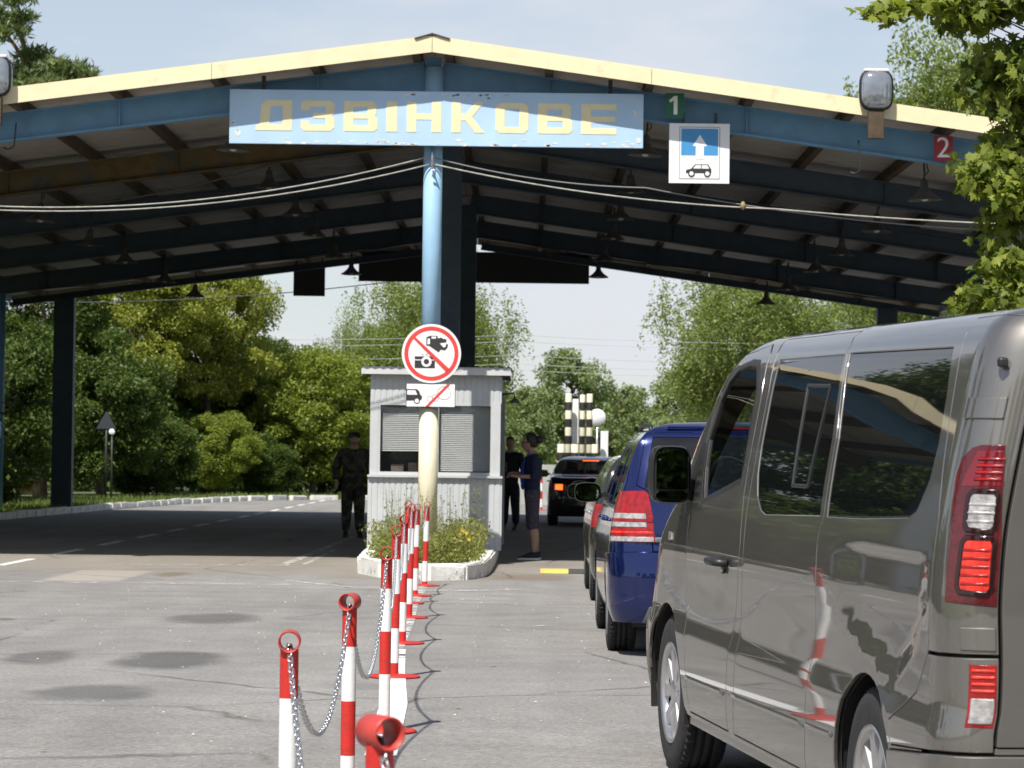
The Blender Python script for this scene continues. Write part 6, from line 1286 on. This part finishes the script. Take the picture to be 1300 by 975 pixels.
# --- woman at the booth window, in profile towards the booth (-X)
SHOEB = mat('black_canvas', (.02, .02, .022), .7); SOLEW = mat('white_sole', (.75, .75, .74), .6)
TOPN = mat('navy_knit', (.010, .014, .045), .85, var=.2, vscale=20); LAN = mat('cobalt_cloth', (.02, .06, .42), .7); PANT = mat('patterned_capri', (.045, .040, .060), .85, var=.5, vscale=60, dirt=(.22, .20, .22), dscale=55, dlo=.57, dhi=.62)
wt = thing('person', 'woman in navy top and patterned capri trousers reaching to the booth window', 'person', (.06, 39.25, 0))
J = {'hip': (0, 0, .90, .125, .105), 'wst': (-.005, 0, 1.06, .105, .095), 'chs': (0, 0, 1.24, .125, .115), 'upc': (.01, 0, 1.36, .105, .110), 'nck': (-.015, 0, 1.45, .048, .048), 'hdb': (-.035, 0, 1.54, .05, .05),
     'shL': (.02, -.165, 1.36, .055, .055), 'elL': (.03, -.20, 1.12, .042, .042), 'wrL': (-.20, -.17, 1.12, .026, .026), 'shR': (.02, .165, 1.36, .055, .055), 'elR': (.02, .20, 1.12, .042, .042), 'wrR': (-.19, .15, 1.16, .026, .026),
     'hpL': (0, -.085, .84, .095, .09), 'knL': (-.01, -.085, .47, .062, .062), 'caL': (.025, -.08, .33, .055, .052), 'anL': (.03, -.08, .09, .034, .034), 'hpR': (0, .085, .84, .095, .09), 'knR': (.02, .09, .47, .062, .062), 'caR': (.05, .09, .33, .055, .052), 'anR': (.06, .09, .09, .034, .034)}
T1 = [['hip', 'wst', 'chs', 'upc', 'nck', 'hdb'], ['upc', 'shL', 'elL', 'wrL'], ['upc', 'shR', 'elR', 'wrR'], ['hip', 'hpL', 'knL', 'caL', 'anL'], ['hip', 'hpR', 'knR', 'caR', 'anR']]
bw = body('body', wt, J, T1, SKIN, (-.055, 0, 1.565), (-1, 0, 0), [((-.20, -.17, 1.12), (-1, 0, .1), (0, .3, 1), .5), ((-.19, .15, 1.16), (-1, 0, .1), (0, -.3, 1), .5)], .98)
face_parts(wt, (-.055, 0, 1.565), (-1, 0, 0), .98)
J['bot'] = (0, 0, .80, .128, .108); J['col'] = (-.010, 0, 1.425, .040, .040); J['eL2'] = (-.04, -.195, 1.115, .040, .040); J['eR2'] = (-.04, .19, 1.125, .040, .040)
garment('top', wt, J, [['chs', 'wst', 'hip', 'bot'], ['chs', 'upc', 'col'], ['upc', 'shL', 'elL', 'eL2'], ['upc', 'shR', 'elR', 'eR2']], TOPN, .018)
J['kL'] = (.01, -.085, .40, .066, .064); J['kR'] = (.035, .09, .40, .066, .064)
J['tw'] = (0, 0, .98, .112, .098); garment('capri_trousers', wt, J, [['hip', 'tw'], ['hip', 'hpL', 'knL', 'kL'], ['hip', 'hpR', 'knR', 'kR']], PANT, .016)
mb = MB(); mb.tube([(-.05, -.05, 1.44), (-.135, -.03, 1.28), (-.135, 0, 1.08), (-.12, 0, .95)], [.012, .02, .035, .03], 8); mb.build('blue_scarf', LAN, wt)
for (x, y_) in ((.03, -.08), (.06, .09)): shoe(wt, (x, y_, 0), (-1, 0, 0), SHOEB, SOLEW)
bm = bmesh.new(); bmesh.ops.create_icosphere(bm, subdivisions=3, radius=1); rr = random.Random(4)
for v in bm.verts:
    n = v.co.copy(); v.co = Vector((n.x*.105+.012, n.y*.088, n.z*.115+.018))*(1+rr.uniform(-.03, .05))
    if n.x < -.35 and n.z < .55: v.co.x = max(v.co.x, -.035-.03*n.z)
me = bpy.data.meshes.new('hair'); bm.to_mesh(me); bm.free(); me.materials.append(HAIR); me.polygons.foreach_set('use_smooth', [True]*len(me.polygons)); o = obj('hair', me, wt, (-.045, 0, 1.585))
mb = MB(); mb.lathe([(0, -.055), (.04, -.045), (.06, -.01), (.055, .03), (.03, .055), (0, .06)], n=14); o2 = mb.build('hair_bun', HAIR, o); o2.location = (.125, 0, .03)
mb = MB(); mb.tube([(-.145, -.05, 1.572), (-.155, 0, 1.572), (-.145, .05, 1.572)], .004, 6); mb.tube([(-.145, -.052, 1.575), (-.06, -.082, 1.578)], .004, 6); mb.build('glasses', BLACK, wt)
mb = MB(); mb.prism([(-.33, 1.10), (-.23, 1.11), (-.23, 1.165), (-.33, 1.155)], -.19, -.18); tag(mb.build('passport', mat('passport_cover', (.05, .02, .06), .6)), 'small passport held in the hand of the woman', 'passport').location = (.06, 39.25, 0)

# --- man in dark clothes behind her and soldier left of the booth
def standing_man(label, loc, rz, top, trousers, boots, cap=None, capm=None, arms='down', bulk=1., hair=True):
    t = thing('person', label, 'person', loc, (0, 0, rz)); b = bulk; fc = (0, -1, 0)
    J = {'hip': (0, 0, .96, .15*b, .11*b), 'wst': (0, 0, 1.12, .145*b, .11*b), 'chs': (0, 0, 1.28, .165*b, .125*b), 'upc': (0, .01, 1.41, .115*b, .10*b), 'nck': (0, -.005, 1.53, .058, .058), 'hdb': (0, -.02, 1.62, .058, .06),
         'shL': (-.185*b, .01, 1.415, .062*b, .062*b), 'elL': (-.265*b, .02, 1.15, .050*b, .050*b), 'wrL': (-.26*b, -.06, .91, .031, .031), 'shR': (.185*b, .01, 1.415, .062*b, .062*b), 'elR': (.265*b, .02, 1.15, .050*b, .050*b), 'wrR': (.26*b, -.06, .91, .031, .031),
         'hpL': (-.095, 0, .90, .10*b, .10*b), 'knL': (-.105, -.01, .50, .068*b, .068*b), 'caL': (-.11, .02, .36, .060*b, .060*b), 'anL': (-.115, .02, .10, .042, .045), 'hpR': (.095, 0, .90, .10*b, .10*b), 'knR': (.105, -.01, .50, .068*b, .068*b), 'caR': (.11, .02, .36, .060*b, .060*b), 'anR': (.115, .02, .10, .042, .045)}
    J['bot'] = (0, 0, .84, .15*b, .115*b); J['tw'] = (0, 0, 1.04, .14*b, .105*b); J['col'] = (0, 0, 1.50, .045, .048); J['aL2'] = (-.262*b, -.045, .955, .036, .036); J['aR2'] = (.262*b, -.045, .955, .036, .036)
    body('body', t, J, [['hip', 'wst', 'chs', 'upc', 'nck', 'hdb'], ['upc', 'shL', 'elL', 'wrL'], ['upc', 'shR', 'elR', 'wrR'], ['hip', 'hpL', 'knL', 'caL', 'anL'], ['hip', 'hpR', 'knR', 'caR', 'anR']], SKIN, (0, -.035, 1.655), fc, [((-.26*b, -.06, .91), (0, -.15, -1), (1, 0, 0), .6), ((.26*b, -.06, .91), (0, -.15, -1), (-1, 0, 0), .6)])
    face_parts(t, (0, -.035, 1.655), fc)
    garment('jacket', t, J, [['chs', 'wst', 'hip', 'bot'], ['chs', 'upc', 'col'], ['upc', 'shL', 'elL', 'aL2'], ['upc', 'shR', 'elR', 'aR2']], top, .024); garment('trousers', t, J, [['hip', 'tw'], ['hip', 'hpL', 'knL', 'caL', 'anL'], ['hip', 'hpR', 'knR', 'caR', 'anR']], trousers, .026)
    for x in (-.115, .115): shoe(t, (x, .05, 0), (x*.8, -1, 0), boots, boots, 'boot', 1.08)
    if cap:
        mb = MB(); mb.lathe([(.098, -.03), (.102, .02), (.098, .055), (.07, .075), (0, .08)], (0, -.028, 1.70), n=20); c = mb.build('cap', capm, t); mb = MB(); mb.prism([(-.075, -.10), (-.06, -.165), (0, -.185), (.06, -.165), (.075, -.10)], 1.69, 1.70, 'XY'); mb.build('cap_peak', capm, c)
    else:
        bm = bmesh.new(); bmesh.ops.create_icosphere(bm, subdivisions=3, radius=1)
        for v in bm.verts:
            n = v.co.copy(); v.co = Vector((n.x*.083, n.y*.103+.008, n.z*.105+.02))
            if n.z < -.1 or (n.y < -.4 and n.z < .45): v.co *= .82
        me = bpy.data.meshes.new('hair'); bm.to_mesh(me); bm.free(); me.materials.append(HAIR); me.polygons.foreach_set('use_smooth', [True]*len(me.polygons)); obj('hair', me, t, (0, -.03, 1.665))
    return t
CAMO = mat('woodland_camouflage', (.060, .062, .040), .9, var=.35, vscale=9, dirt=(.022, .022, .016), dscale=7, dlo=.50, dhi=.53, detail=2); DKC = mat('dark_cloth', (.014, .014, .018), .9); BOOTM = mat('black_boot', (.015, .015, .015), .5)
standing_man('soldier in camouflage and cap standing in the shade left of the booth', (-2.93, 48.9, 0), .15, CAMO, CAMO, BOOTM, True, CAMO, bulk=1.12)
standing_man('person in dark clothes standing behind the woman in the shade', (-.34, 55.5, 0), -.3, DKC, DKC, BOOTM, None, None)
